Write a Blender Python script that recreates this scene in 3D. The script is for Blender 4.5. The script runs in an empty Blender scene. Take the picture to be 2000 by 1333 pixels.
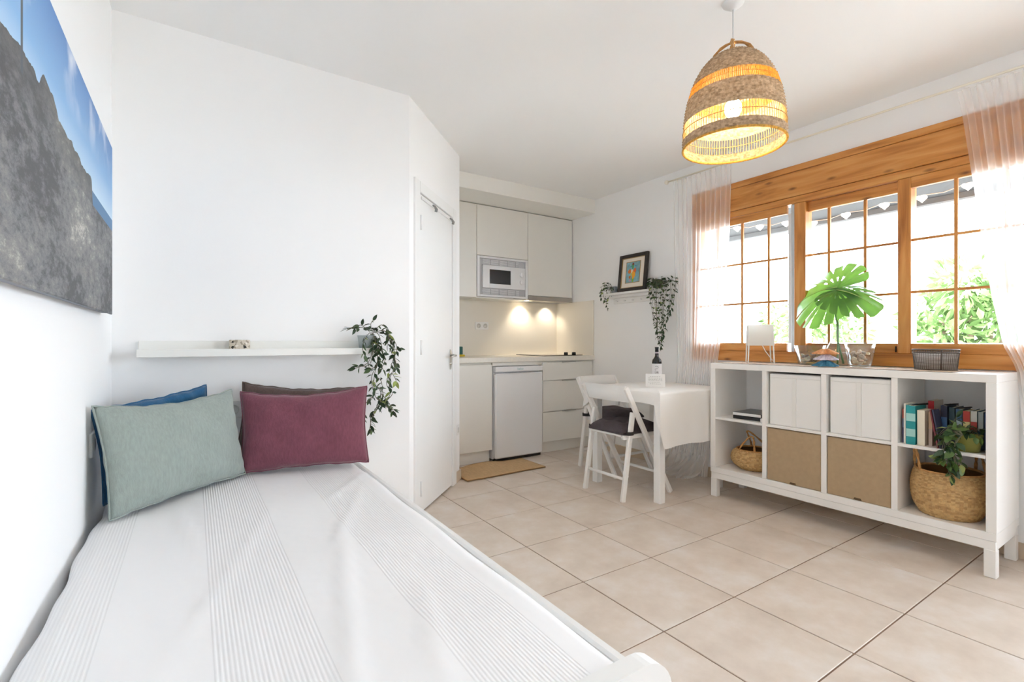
import bpy, bmesh, math, random
from mathutils import Vector, Matrix
import numpy as np
random.seed(7)
SC = bpy.context.scene
COL = SC.collection
PI = math.pi
# ------------------------------------------------------------------ camera, world, light, exposure
F_PX, YAW, CAM_H, HOR = 948.4, math.radians(33.28), 1.088, 667.5
cam_d = bpy.data.cameras.new('camera'); cam = bpy.data.objects.new('camera', cam_d); COL.objects.link(cam)
cam.location = (0, 0, CAM_H); cam.rotation_euler = (PI/2, 0, -YAW)
cam_d.sensor_width = 36.0; cam_d.lens = F_PX/2000*36.0
cam_d.shift_y = (HOR-666.5)/2000.0
cam_d.clip_start = 0.02
SC.camera = cam
w = bpy.data.worlds.new('sky'); SC.world = w; w.use_nodes = True
bg = w.node_tree.nodes['Background']
bg.inputs[0].default_value = (0.77, 0.885, 1.0, 1); bg.inputs[1].default_value = 2.3
sun_d = bpy.data.lights.new('sun', 'SUN'); sun = bpy.data.objects.new('sun', sun_d); COL.objects.link(sun)
sun_d.energy = 2.2; sun_d.angle = math.radians(1.5); sun_d.color = (1, .98, .95)
sun.rotation_euler = (math.radians(18), math.radians(-38), 0)
SC.view_settings.view_transform = 'Standard'; SC.view_settings.look = 'None'
SC.view_settings.gamma = 1.0; SC.view_settings.use_curve_mapping = False
SC.view_settings.exposure = 2.98
SC.cycles.max_bounces = 16; SC.cycles.diffuse_bounces = 12; SC.cycles.glossy_bounces = 4
SC.cycles.transmission_bounces = 8; SC.cycles.transparent_max_bounces = 32
SC.cycles.caustics_reflective = False; SC.cycles.caustics_refractive = False
SC.cycles.sample_clamp_indirect = 12.0
SC.cycles.use_denoising = True
def portal(y0, y1, z0, z1, x):
    d = bpy.data.lights.new('window_portal', 'AREA'); d.shape = 'RECTANGLE'; d.size = z1-z0; d.size_y = y1-y0
    d.cycles.is_portal = True
    o = bpy.data.objects.new('window_portal', d); COL.objects.link(o)
    o.location = (x, (y0+y1)/2, (z0+z1)/2); o.rotation_euler = (0, PI/2, 0)
portal(.34, 2.47, 1.0, 2.05, 3.62); portal(-1.7, .1, .02, 2.1, 3.62)

# ------------------------------------------------------------------ pixel -> point helper
_s, _c = math.sin(YAW), math.cos(YAW)
def P(x, y, X=None, Y=None, Z=None):
    r = (x-1000)/F_PX; u = (HOR-y)/F_PX
    d = Vector((_s+r*_c, _c-r*_s, u))
    t = X/d.x if X is not None else Y/d.y if Y is not None else (Z-CAM_H)/d.z
    return d*t+Vector((0, 0, CAM_H))

# ------------------------------------------------------------------ mesh helpers
class MB:
    def __init__(s): s.v = []; s.f = []; s.sm = []
    def add(s, v, f, smooth=False):
        n = len(s.v); s.v += [tuple(p) for p in v]; s.f += [tuple(i+n for i in q) for q in f]; s.sm += [smooth]*len(f)
        return s
    def box(s, x0, x1, y0, y1, z0, z1, b=.002, M=None):
        lo = (min(x0, x1), min(y0, y1), min(z0, z1)); hi = (max(x0, x1), max(y0, y1), max(z0, z1))
        b = min(b, *[(hi[k]-lo[k])*.45 for k in range(3)])
        idx = {}; v = []
        for c in range(8):
            sg = [(c >> k) & 1 for k in range(3)]
            for k in range(3):
                p = [(hi[j] if sg[j] else lo[j]) if j == k else ((hi[j]-b) if sg[j] else (lo[j]+b)) for j in range(3)]
                idx[(c, k)] = len(v); v.append(p)
        f = []
        for k in range(3):
            a, bb = [j for j in range(3) if j != k]
            for sg in (0, 1):
                cs = [sg << k, (sg << k) | (1 << a), (sg << k) | (1 << a) | (1 << bb), (sg << k) | (1 << bb)]
                q = [idx[(c, k)] for c in cs]
                f.append(q if (sg ^ (k == 1)) else q[::-1])
        for m in range(3):
            k, l = [j for j in range(3) if j != m]
            for sk in (0, 1):
                for sl in (0, 1):
                    c1 = (sk << k) | (sl << l); c2 = c1 | (1 << m)
                    f.append([idx[(c1, k)], idx[(c2, k)], idx[(c2, l)], idx[(c1, l)]])
        for c in range(8): f.append([idx[(c, 0)], idx[(c, 1)], idx[(c, 2)]])
        if M is not None: v = [M @ Vector(p) for p in v]
        return s.add(v, f)
    def tube(s, path, r, n=8, cap=True, closed=False, smooth=True, flat=None):
        pts = [Vector(p) for p in path]; N = len(pts)
        rs = r if isinstance(r, (list, tuple)) else [r]*N
        tn = []
        for i in range(N):
            a = pts[(i-1) % N if closed else max(i-1, 0)]; b = pts[(i+1) % N if closed else min(i+1, N-1)]
            t = b-a; tn.append(t.normalized() if t.length > 1e-9 else Vector((0, 0, 1)))
        up = Vector((0, 0, 1)) if abs(tn[0].z) < .9 else Vector((1, 0, 0))
        nrm = (up-tn[0]*up.dot(tn[0])).normalized(); v = []
        for i in range(N):
            nrm = (nrm-tn[i]*nrm.dot(tn[i])).normalized(); bi = tn[i].cross(nrm)
            for k in range(n):
                a = 2*PI*k/n; fl = flat or 1
                v.append(pts[i]+nrm*(math.cos(a)*rs[i])+bi*(math.sin(a)*rs[i]*fl))
        f = []
        for i in range(N if closed else N-1):
            j = (i+1) % N
            for k in range(n): f.append((i*n+k, i*n+(k+1) % n, j*n+(k+1) % n, j*n+k))
        if cap and not closed: f.append(tuple(range(n))[::-1]); f.append(tuple((N-1)*n+k for k in range(n)))
        return s.add(v, f, smooth)
    def lathe(s, prof, n=32, c=(0, 0, 0), disp=None, sx=1, sy=1, cap0=False, cap1=False, smooth=True):
        v = []
        for i, (r, z) in enumerate(prof):
            for k in range(n):
                a = 2*PI*k/n; rr = r+(disp(i, k) if disp else 0)
                v.append((c[0]+rr*math.cos(a)*sx, c[1]+rr*math.sin(a)*sy, c[2]+z))
        f = [(i*n+k, i*n+(k+1) % n, (i+1)*n+(k+1) % n, (i+1)*n+k) for i in range(len(prof)-1) for k in range(n)]
        if cap0: f.append(tuple(range(n))[::-1])
        if cap1: f.append(tuple((len(prof)-1)*n+k for k in range(n)))
        return s.add(v, f, smooth)
    def grid(s, G, smooth=True, close_u=False):
        nu, nv = len(G), len(G[0]); v = [p for row in G for p in row]
        f = [(i*nv+j, i*nv+j+1, ((i+1) % nu)*nv+j+1, ((i+1) % nu)*nv+j) for i in range(nu if close_u else nu-1) for j in range(nv-1)]
        return s.add(v, f, smooth)
    def prism(s, poly, axis, a0, a1, smooth=False):
        def pt(p, a): return {'x': (a, p[0], p[1]), 'y': (p[0], a, p[1]), 'z': (p[0], p[1], a)}[axis]
        n = len(poly); v = [pt(p, a0) for p in poly]+[pt(p, a1) for p in poly]
        f = [tuple(range(n))[::-1], tuple(range(n, 2*n))]+[(i, (i+1) % n, n+(i+1) % n, n+i) for i in range(n)]
        return s.add(v, f, smooth)
    def ball(s, c, r, nu=16, nv=10, fn=None):
        rx, ry, rz = r if isinstance(r, (tuple, list)) else (r, r, r)
        v = [(c[0], c[1], c[2]-rz)]
        for i in range(1, nv):
            th = PI*i/nv
            for k in range(nu):
                a = 2*PI*k/nu; q = fn(a, th) if fn else 1
                v.append((c[0]+rx*q*math.sin(th)*math.cos(a), c[1]+ry*q*math.sin(th)*math.sin(a), c[2]-rz*q*math.cos(th)))
        v.append((c[0], c[1], c[2]+rz)); L = len(v)-1
        f = [(0, 1+(k+1) % nu, 1+k) for k in range(nu)]
        for i in range(nv-2):
            for k in range(nu):
                a = 1+i*nu; f.append((a+k, a+(k+1) % nu, a+nu+(k+1) % nu, a+nu+k))
        f += [(L, 1+(nv-2)*nu+k, 1+(nv-2)*nu+(k+1) % nu) for k in range(nu)]
        return s.add(v, f, True)
    def mesh(s, name, recalc=True):
        m = bpy.data.meshes.new(name); m.from_pydata(s.v, [], s.f)
        m.polygons.foreach_set('use_smooth', s.sm)
        if recalc:
            bm = bmesh.new(); bm.from_mesh(m); bmesh.ops.recalc_face_normals(bm, faces=bm.faces); bm.to_mesh(m); bm.free()
        m.update(); return m
    def build(s, name, mat, parent=None, recalc=True, label=None):
        return obj(name, s.mesh(name, recalc), mat, parent, label)
def obj(name, me, mat, parent=None, label=None):
    o = bpy.data.objects.new(name, me)
    if mat is not None and len(me.materials) == 0: me.materials.append(mat)
    COL.objects.link(o)
    if parent is not None: attach(o, parent)
    if label: o['label'] = label
    return o
def attach(o, p):
    o.parent = p
    # a part always sits at the world origin frame, so its own parts need no correction
    o.matrix_parent_inverse = Matrix.Identity(4) if p.parent else Matrix.LocRotScale(p.location, p.rotation_euler, p.scale).inverted()
def tag(o, label, cat, group=None):
    o['label'] = label; o['category'] = cat
    if group: o['group'] = group
    return o
def thing(name, label, cat, loc=(0, 0, 0), group=None):
    o = bpy.data.objects.new(name, None); COL.objects.link(o); o.empty_display_size = .05
    o.location = loc
    return tag(o, label, cat, group)
def struct(o): o['kind'] = 'structure'; return o
def copy_tree(o, parent=None):
    c = o.copy(); COL.objects.link(c)
    if parent is not None: c.parent = parent; c.matrix_parent_inverse = o.matrix_parent_inverse.copy()
    for ch in [x for x in bpy.data.objects if x.parent == o]: copy_tree(ch, c)
    return c

# ------------------------------------------------------------------ materials
def lin(h):
    h = h.lstrip('#'); r = [int(h[i:i+2], 16)/255 for i in (0, 2, 4)]
    return tuple((x/12.92 if x <= .04045 else ((x+.055)/1.055)**2.4) for x in r)+(1,)
def sc_col(c, k): return tuple(min(1, x*k) for x in c[:3])+(1,)
MATS = {}
def M_(name, col, rough=.5, metal=0, var=0, vscale=8, bump=0, bscale=200, spec=.5, stretch=(1, 1, 1), sheen=0, coords='Object'):
    if name in MATS: return MATS[name]
    m = bpy.data.materials.new(name); m.use_nodes = True; nt = m.node_tree; b = nt.nodes['Principled BSDF']
    c = lin(col) if isinstance(col, str) else tuple(col)+(1,)*(4-len(col))
    b.inputs['Base Color'].default_value = c; b.inputs['Roughness'].default_value = rough; b.inputs['Metallic'].default_value = metal
    b.inputs['Specular IOR Level'].default_value = spec
    if sheen: b.inputs['Sheen Weight'].default_value = sheen; b.inputs['Sheen Roughness'].default_value = .5
    tc = nt.nodes.new('ShaderNodeTexCoord'); mp = nt.nodes.new('ShaderNodeMapping'); mp.inputs['Scale'].default_value = stretch
    nt.links.new(tc.outputs[coords], mp.inputs['Vector'])
    if var:
        n = nt.nodes.new('ShaderNodeTexNoise'); n.inputs['Scale'].default_value = vscale; n.inputs['Detail'].default_value = 6
        nt.links.new(mp.outputs[0], n.inputs['Vector'])
        r = nt.nodes.new('ShaderNodeValToRGB'); r.color_ramp.elements[0].position = .3; r.color_ramp.elements[1].position = .7
        r.color_ramp.elements[0].color = sc_col(c, 1-var); r.color_ramp.elements[1].color = sc_col(c, 1+var)
        nt.links.new(n.outputs['Fac'], r.inputs[0]); nt.links.new(r.outputs[0], b.inputs['Base Color'])
    if bump:
        n2 = nt.nodes.new('ShaderNodeTexNoise'); n2.inputs['Scale'].default_value = bscale; n2.inputs['Detail'].default_value = 3
        nt.links.new(mp.outputs[0], n2.inputs['Vector'])
        bp = nt.nodes.new('ShaderNodeBump'); bp.inputs['Strength'].default_value = bump; bp.inputs['Distance'].default_value = .004
        nt.links.new(n2.outputs['Fac'], bp.inputs['Height']); nt.links.new(bp.outputs[0], b.inputs['Normal'])
    MATS[name] = m; return m
def mixmat(name, build):
    m = bpy.data.materials.new(name); m.use_nodes = True; nt = m.node_tree; nt.nodes.clear()
    out = nt.nodes.new('ShaderNodeOutputMaterial'); build(nt, out); MATS[name] = m; return m
def glass_mat(name, tint=(1, 1, 1, 1), ior=1.45):
    def b(nt, out):
        t = nt.nodes.new('ShaderNodeBsdfTransparent'); t.inputs[0].default_value = tint
        g = nt.nodes.new('ShaderNodeBsdfGlossy'); g.inputs['Roughness'].default_value = .03
        lw = nt.nodes.new('ShaderNodeLayerWeight'); lw.inputs['Blend'].default_value = .5
        pw = nt.nodes.new('ShaderNodeMath'); pw.operation = 'POWER'; pw.inputs[1].default_value = 4.0; nt.links.new(lw.outputs['Facing'], pw.inputs[0])
        fr = nt.nodes.new('ShaderNodeMath'); fr.operation = 'MULTIPLY_ADD'; fr.inputs[1].default_value = .75; fr.inputs[2].default_value = (ior-1)*.09; nt.links.new(pw.outputs[0], fr.inputs[0])
        mx = nt.nodes.new('ShaderNodeMixShader')
        nt.links.new(fr.outputs[0], mx.inputs[0]); nt.links.new(t.outputs[0], mx.inputs[1]); nt.links.new(g.outputs[0], mx.inputs[2]); nt.links.new(mx.outputs[0], out.inputs[0])
    return mixmat(name, b)
def trans_mat(name, col, thin=.5, see=0.0, rough=.8):
    """diffuse + translucent, optionally part transparent (sheer cloth, leaves, woven straw)"""
    def b(nt, out):
        c = lin(col)
        d = nt.nodes.new('ShaderNodeBsdfDiffuse'); d.inputs[0].default_value = c
        t = nt.nodes.new('ShaderNodeBsdfTranslucent'); t.inputs[0].default_value = c
        mx = nt.nodes.new('ShaderNodeMixShader'); mx.inputs[0].default_value = thin
        nt.links.new(d.outputs[0], mx.inputs[1]); nt.links.new(t.outputs[0], mx.inputs[2]); last = mx
        if see:
            tr = nt.nodes.new('ShaderNodeBsdfTransparent'); m2 = nt.nodes.new('ShaderNodeMixShader')
            lw = nt.nodes.new('ShaderNodeLayerWeight'); lw.inputs['Blend'].default_value = .5   # cloth is denser where it turns edge-on
            mr = nt.nodes.new('ShaderNodeMath'); mr.operation = 'MULTIPLY_ADD'; mr.inputs[1].default_value = -see*.6; mr.inputs[2].default_value = see*1.15
            nt.links.new(lw.outputs['Facing'], mr.inputs[0]); nt.links.new(mr.outputs[0], m2.inputs[0])
            nt.links.new(mx.outputs[0], m2.inputs[1]); nt.links.new(tr.outputs[0], m2.inputs[2]); last = m2
        nt.links.new(last.outputs[0], out.inputs[0])
    return mixmat(name, b)
def mottle(me, mats, segs2, seed):
    """each woven strand cell gets one of a few straw tones"""
    rn = random.Random(seed); me.materials.clear()
    for m in mats: me.materials.append(m)
    cell = {}
    for p in me.polygons:
        i, k = divmod(p.index, segs2); row = i//2; key = (row, (k+row*2)//2)
        if key not in cell: cell[key] = rn.choices(range(len(mats)), (3, 3, 2))[0]
        p.material_index = cell[key]
def emit_mat(name, col, st):
    def b(nt, out):
        e = nt.nodes.new('ShaderNodeEmission'); e.inputs[0].default_value = lin(col); e.inputs[1].default_value = st
        nt.links.new(e.outputs[0], out.inputs[0])
    return mixmat(name, b)
def wood_mat(name, axis):
    m = bpy.data.materials.new(name); m.use_nodes = True; nt = m.node_tree; b = nt.nodes['Principled BSDF']
    b.inputs['Roughness'].default_value = .38
    tc = nt.nodes.new('ShaderNodeTexCoord'); mp = nt.nodes.new('ShaderNodeMapping')
    mp.inputs['Scale'].default_value = {'y': (1, .09, 1), 'z': (1, 1, .09)}[axis]
    nt.links.new(tc.outputs['Object'], mp.inputs['Vector'])
    n = nt.nodes.new('ShaderNodeTexNoise'); n.inputs['Scale'].default_value = 26; n.inputs['Detail'].default_value = 5; n.inputs['Distortion'].default_value = .6
    nt.links.new(mp.outputs[0], n.inputs['Vector'])
    r = nt.nodes.new('ShaderNodeValToRGB'); e = r.color_ramp.elements
    e[0].position = .25; e[0].color = lin('#9c5c24'); e[1].position = .75; e[1].color = lin('#dba15c')
    x = r.color_ramp.elements.new(.5); x.color = lin('#c98640')
    nt.links.new(n.outputs['Fac'], r.inputs[0])
    mp2 = nt.nodes.new('ShaderNodeMapping'); mp2.inputs['Scale'].default_value = {'y': (1, 4.2, 12), 'z': (1, 12, 3.0)}[axis]
    nt.links.new(tc.outputs['Object'], mp2.inputs['Vector'])
    vo = nt.nodes.new('ShaderNodeTexVoronoi'); vo.inputs['Scale'].default_value = 1.0
    nt.links.new(mp2.outputs[0], vo.inputs['Vector'])
    kr = nt.nodes.new('ShaderNodeValToRGB'); k = kr.color_ramp.elements
    k[0].position = .03; k[0].color = (1, 1, 1, 1); k[1].position = .16; k[1].color = (0, 0, 0, 1)
    nt.links.new(vo.outputs['Distance'], kr.inputs[0])
    mx = nt.nodes.new('ShaderNodeMixRGB'); mx.inputs[2].default_value = lin('#6e3d1c')
    nt.links.new(kr.outputs[0], mx.inputs[0]); nt.links.new(r.outputs[0], mx.inputs[1]); nt.links.new(mx.outputs[0], b.inputs['Base Color'])
    bp = nt.nodes.new('ShaderNodeBump'); bp.inputs['Strength'].default_value = .12; bp.inputs['Distance'].default_value = .002
    nt.links.new(n.outputs['Fac'], bp.inputs['Height']); nt.links.new(bp.outputs[0], b.inputs['Normal'])
    MATS[name] = m; return m
WALL = M_('white_paint', (.89, .89, .89), .85, bump=.04, bscale=120, spec=.2)
CEIL = M_('ceiling_paint', (.88, .88, .875), .9, bump=.03, bscale=90, spec=.2)
WHITE = M_('white_lacquer', (.84, .84, .83), .35, var=.01, vscale=3)
CREAM = M_('cream_laminate', (.80, .79, .75), .35, var=.01, vscale=2)
CREAMW = M_('worktop_cream', (.80, .77, .70), .3, var=.03, vscale=60)
SPLASH = M_('backsplash_beige', (.77, .735, .67), .35)
WPLASTIC = M_('white_plastic', (.8, .8, .8), .3)
APPL = M_('appliance_white', (.79, .80, .82), .25)
BLACK = M_('black_plastic', (.012, .012, .013), .35)
DARK = M_('dark_gap', (.03, .028, .026), .8)
STEEL = M_('brushed_steel', (.55, .54, .52), .35, metal=1)
CHROME = M_('chrome', (.7, .69, .66), .2, metal=1)
ALU = M_('grey_aluminium', (.55, .56, .57), .4, metal=.6)
GROUT = M_('grout_brown', '#8a7361', .9)
BASEB = M_('baseboard_beige', '#cdbca6', .45, var=.05, vscale=6)
WOODY = wood_mat('knotty_pine_long', 'y'); WOODZ = wood_mat('knotty_pine_upright', 'z')
GLASS = glass_mat('window_glass', ior=1.2); VGLASS = glass_mat('vase_glass', (.97, .985, .98, 1), 1.9)
SHEER = trans_mat('sheer_curtain', '#ffffff', .62, .55)
CLOTH = M_('white_tablecloth', (.83, .82, .80), .8, bump=.05, bscale=300)
STRAW = M_('seagrass', '#bf9a66', .75, var=.25, vscale=45, bump=.5, bscale=160)
STRAWD = M_('seagrass_rope', '#b98a54', .8, var=.25, vscale=60)
LEAFD = M_('leaf_dark', '#2c4127', .5, var=.25, vscale=12)
LEAFM = M_('leaf_mid', '#4c6339', .5, var=.2, vscale=12)
LEAFY = M_('leaf_pale', '#9aa85a', .5, var=.2, vscale=12)
STEMM = M_('stem_grey', '#6f6a58', .7)
# ================================================================== THE SETTING
XL, XR, YS, YK, YF, ZC = -.30, 3.47, 2.75, 4.36, -2.6, 2.55
A0, A1 = (1.075, 2.75), (1.755, 3.43)
T = .12
# floor: grout bed + one tile object each
fl = struct(MB().box(XL-T, XR+T, YF-T, YK+T, -.14, -.003, 0).build('floor', GROUT))
def tile_material():
    m = bpy.data.materials.new('floor_tile_beige'); m.use_nodes = True; nt = m.node_tree; b = nt.nodes['Principled BSDF']
    tc = nt.nodes.new('ShaderNodeTexCoord'); oi = nt.nodes.new('ShaderNodeObjectInfo')
    ad = nt.nodes.new('ShaderNodeVectorMath'); ad.operation = 'ADD'
    sc = nt.nodes.new('ShaderNodeVectorMath'); sc.operation = 'SCALE'; sc.inputs['Scale'].default_value = 37.0
    cb = nt.nodes.new('ShaderNodeCombineXYZ')
    nt.links.new(oi.outputs['Random'], cb.inputs[0]); nt.links.new(oi.outputs['Random'], cb.inputs[1])
    nt.links.new(cb.outputs[0], sc.inputs[0]); nt.links.new(tc.outputs['Object'], ad.inputs[0]); nt.links.new(sc.outputs[0], ad.inputs[1])
    n = nt.nodes.new('ShaderNodeTexNoise'); n.inputs['Scale'].default_value = 4.5; n.inputs['Detail'].default_value = 7; n.inputs['Roughness'].default_value = .62
    nt.links.new(ad.outputs[0], n.inputs['Vector'])
    r = nt.nodes.new('ShaderNodeValToRGB'); e = r.color_ramp.elements
    e[0].position = .28; e[0].color = lin('#cbbcae'); e[1].position = .74; e[1].color = lin('#e3dcd6')
    x = e.new(.5); x.color = lin('#d7cabd')
    nt.links.new(n.outputs['Fac'], r.inputs[0]); nt.links.new(r.outputs[0], b.inputs['Base Color'])
    b.inputs['Roughness'].default_value = .42
    return m
TILE = tile_material(); TS = .45; OX, OY = 1.7705*CAM_H, .6992*CAM_H
tile_me = MB().box(-TS/2+.003, TS/2-.003, -TS/2+.003, TS/2-.003, -.008, 0, .0015).mesh('tile'); tile_me.materials.append(TILE)
def inside(x, y):
    if not (XL-.2 < x < XR+.2 and YF-.2 < y < YK+.2): return False
    if y > YS+.25 and x < A0[0]: return False
    if x-y < A0[0]-A0[1]-.35 and y > YS: return False
    return True
for i in range(-7, 6):
    for j in range(-9, 10):
        x, y = OX+(i+.5)*TS, OY+(j+.5)*TS
        if not inside(x, y): continue
        x0, x1 = max(x-TS/2+.003, XL-.02), min(x+TS/2-.003, XR+.02); y0, y1 = y-TS/2+.003, min(y+TS/2-.003, YK)
        if x1-x0 < .02 or y1-y0 < .02: continue
        full = abs(x1-x0-(TS-.006)) < 1e-4 and abs(y1-y0-(TS-.006)) < 1e-4
        if full: o = obj('tile', tile_me, None); o.location = (x, y, 0); attach(o, fl); o.location = (x, y, 0)
        else: MB().box(x0, x1, y0, y1, -.008, 0, .0015).build('tile', TILE, fl)
ce = struct(MB().box(XL-T, XR+T, YF-T, YK+T, ZC, ZC+.15, 0).build('ceiling', CEIL))
struct(MB().box(XL-T, XL, YF-T, YK+T, 0, ZC, 0).build('wall_left', WALL))
struct(MB().box(XL, A0[0], YS, YS+T, 0, ZC, 0).build('wall_shelf', WALL))
struct(MB().box(XL-T, XR+T, YK, YK+T, 0, ZC, 0).build('wall_kitchen', WALL))
struct(MB().box(XL-T, XR+T, YF-T, YF, 0, ZC, 0).build('wall_front', WALL))
struct(MB().box(A1[0]-T, A1[0], A1[1]+.03, YK, 0, ZC, 0).build('wall_alcove', WALL))
# right wall with window and balcony-door openings
WY0, WY1, WZ0, WZ1 = .31, 2.50, .97, 2.26
DY0, DY1, DZ1 = -1.75, .12, 2.15
mb = MB()
for a in ((YF, DY0, 0, ZC), (DY0, DY1, DZ1, ZC), (DY1, WY0, 0, ZC), (WY0, WY1, 0, WZ0), (WY0, WY1, WZ1, ZC), (WY1, YK, 0, ZC)):
    mb.box(XR, XR+.16, *a, 0)
struct(mb.build('wall_right', WALL))
# slanted wall with the bathroom door
ang = PI/4; RW = Matrix.Translation((A0[0], A0[1], 0)) @ Matrix.Rotation(ang, 4, 'Z')   # local x along wall, -y to the room
LW = math.hypot(A1[0]-A0[0], A1[1]-A0[1])
D0, D1, DH = .135, .775, 2.02
mb = MB()
for a in ((0, D0, 0, T, 0, ZC), (D1, LW, 0, T, 0, ZC), (D0, D1, 0, T, DH, ZC)): mb.box(*a, 0, M=RW)
struct(mb.build('wall_door', WALL))
dr = bpy.data.objects.new('door_1', None); COL.objects.link(dr); dr.location = RW @ Vector((.455, 0, 0)); struct(dr)
mb = MB(); mb.box(D0-.075, D0+.002, -.014, .004, 0, DH+.07, .003, M=RW); mb.box(D1-.002, D1+.075, -.014, .004, 0, DH+.07, .003, M=RW); mb.box(D0+.002, D1-.002, -.014, .004, DH-.002, DH+.07, .003, M=RW)
mb.build('door_casing', WHITE, dr)
MB().box(D0+.006, D1-.006, -.004, .036, .012, DH-.006, .002, M=RW).build('door_leaf', WHITE, dr)
for z in (.17, 1.05, 1.83):
    mb = MB(); mb.tube([RW @ Vector((D0+.004, -.018, z-.045)), RW @ Vector((D0+.004, -.018, z+.045))], .006, 8); mb.build('hinge', WPLASTIC, dr)
hx = D1-.055
hd = MB(); 
hd.prism([(hx+.022*math.cos(t)*(1 if abs(math.sin(t))<.99 else 1), .955+.075*math.sin(t)) for t in np.linspace(0, 2*PI, 20, endpoint=False)], 'y', -.012, -.004)
hd.v = [tuple(RW @ Vector(p)) for p in hd.v]
hd.tube([RW @ Vector(p) for p in ((hx, -.01, .985), (hx, -.05, .985), (hx-.02, -.058, .985), (hx-.10, -.055, .98))], [.008, .008, .008, .006], 10)
hd.tube([RW @ Vector(p) for p in ((hx, -.012, .925), (hx, -.018, .925))], .009, 10)
hd.build('door_handle', CHROME, dr)
# soffit over the kitchen, baseboards
struct(MB().box(A1[0], XR, 3.72, YK, 2.414, ZC, .002).build('trim_1', M_('soffit_cream', (.83, .82, .78), .6)))
struct(MB().box(XR-.012, XR, .2, 3.7, 0, .08, .002).build('baseboard_right', BASEB))
struct(MB().box(XL, A0[0]-.05, YS-.012, YS, 0, .08, .002).build('baseboard_shelf', BASEB))
struct(MB().box(XL, XL+.012, YF, YS-.012, 0, .08, .002).build('baseboard_left', BASEB))
mb = MB(); mb.box(D1+.076, LW+.012, -.012, 0, 0, .08, .002, M=RW); mb.box(A1[0], A1[0]+.012, A1[1]+.01, 3.79, 0, .08, .002)
struct(mb.build('baseboard_door', BASEB))
# ---------------------------------------------------------------- window
wn = bpy.data.objects.new('window_1', None); COL.objects.link(wn); wn.location = (XR, 1.4, .94); struct(wn)
FX = 3.440
def wpart(name, mat, *a, b=.003): return MB().box(*a, b).build(name, mat, wn)
Y0, Y1 = .28, 2.53
wpart('shutter_box_strip', WOODY, FX-.012, 3.50, Y0, Y1, 2.25, 2.292)
wpart('shutter_box', WOODY, FX-.008, 3.50, Y0, Y1, 2.082, 2.248)
wpart('head_rail', WOODY, FX, 3.53, Y0, Y1, 2.034, 2.080)
wpart('stile', WOODZ, FX, 3.53, 2.465, Y1, 1.018, 2.032); wpart('stile', WOODZ, FX, 3.53, Y0, .345, 1.018, 2.032)
wpart('bottom_rail', WOODY, FX, 3.53, Y0, Y1, .942, 1.0178, b=.0006)
wpart('mullion', WOODZ, FX, 3.53, 1.647, 1.720, 1.018, 2.032); wpart('mullion', WOODZ, FX, 3.53, 1.073, 1.136, 1.018, 2.032)
def sash(y0, y1, xs, zt, zb, vs, alu=None):
    wpart('sash_rail', WOODY, xs, xs+.03, y0, y1, zt, 2.032); wpart('sash_rail', WOODY, xs, xs+.03, y0, y1, 1.018, zb)
    hs = [1.372, 1.672]; xm = xs+.012
    for y in vs: wpart('muntin', WOODZ, xm-.006, xm+.012, y-.008, y+.008, zb, zt, b=.002)
    for z in hs: wpart('muntin', WOODY, xm-.004, xm+.010, y0, y1, z-.007, z+.007, b=.002)
    ys = [y0]+sorted(vs)+[y1]; zs = [zb]+hs+[zt]
    for i in range(len(ys)-1):
        for j in range(len(zs)-1):
            if ys[i+1]-ys[i] < .02: continue
            MB().box(xm+.012, xm+.016, ys[i], ys[i+1], zs[j], zs[j+1], 0).build('pane', GLASS, wn)
sash(1.7715, 2.465, 3.4405, 1.975, 1.076, [1.901, 2.103, 2.305]); wpart('sliding_track', ALU, 3.452, 3.50, 1.72, 1.748, 1.018, 2.032); wpart('sash_edge', M_('alu_white', (.75, .75, .75), .4), 3.462, 3.50, 1.748, 1.771, 1.076, 1.975)
sash(1.136, 1.647, 3.472, 1.966, 1.076, [1.315, 1.520])
sash(.345, 1.073, 3.4405, 1.970, 1.076, [.878, .683, .49])
wpart('finger_pull', BLACK, 3.468, 3.473, 1.150, 1.158, 1.024, 1.06)
# balcony door beside the window, out of the picture, that lights the room from the right
d2 = bpy.data.objects.new('door_2', None); COL.objects.link(d2); d2.location = (XR, (DY0+DY1)/2, 0); struct(d2)
for a in ((DY0, DY0+.06, 0, DZ1), (DY1-.06, DY1, 0, DZ1), ((DY0+DY1)/2-.05, (DY0+DY1)/2+.05, 0, DZ1)): MB().box(3.45, 3.53, *a, .003).build('door_stile', WOODZ, d2)
MB().box(3.45, 3.53, DY0+.06, DY1-.06, DZ1-.07, DZ1, .003).build('door_rail', WOODY, d2)
MB().box(3.45, 3.53, DY0+.06, DY1-.06, 0, .07, .003).build('door_rail', WOODY, d2)
for a, b in ((DY0+.06, (DY0+DY1)/2-.05), ((DY0+DY1)/2+.05, DY1-.06)): MB().box(3.488, 3.494, a, b, .07, DZ1-.07, 0).build('pane', GLASS, d2)
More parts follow.
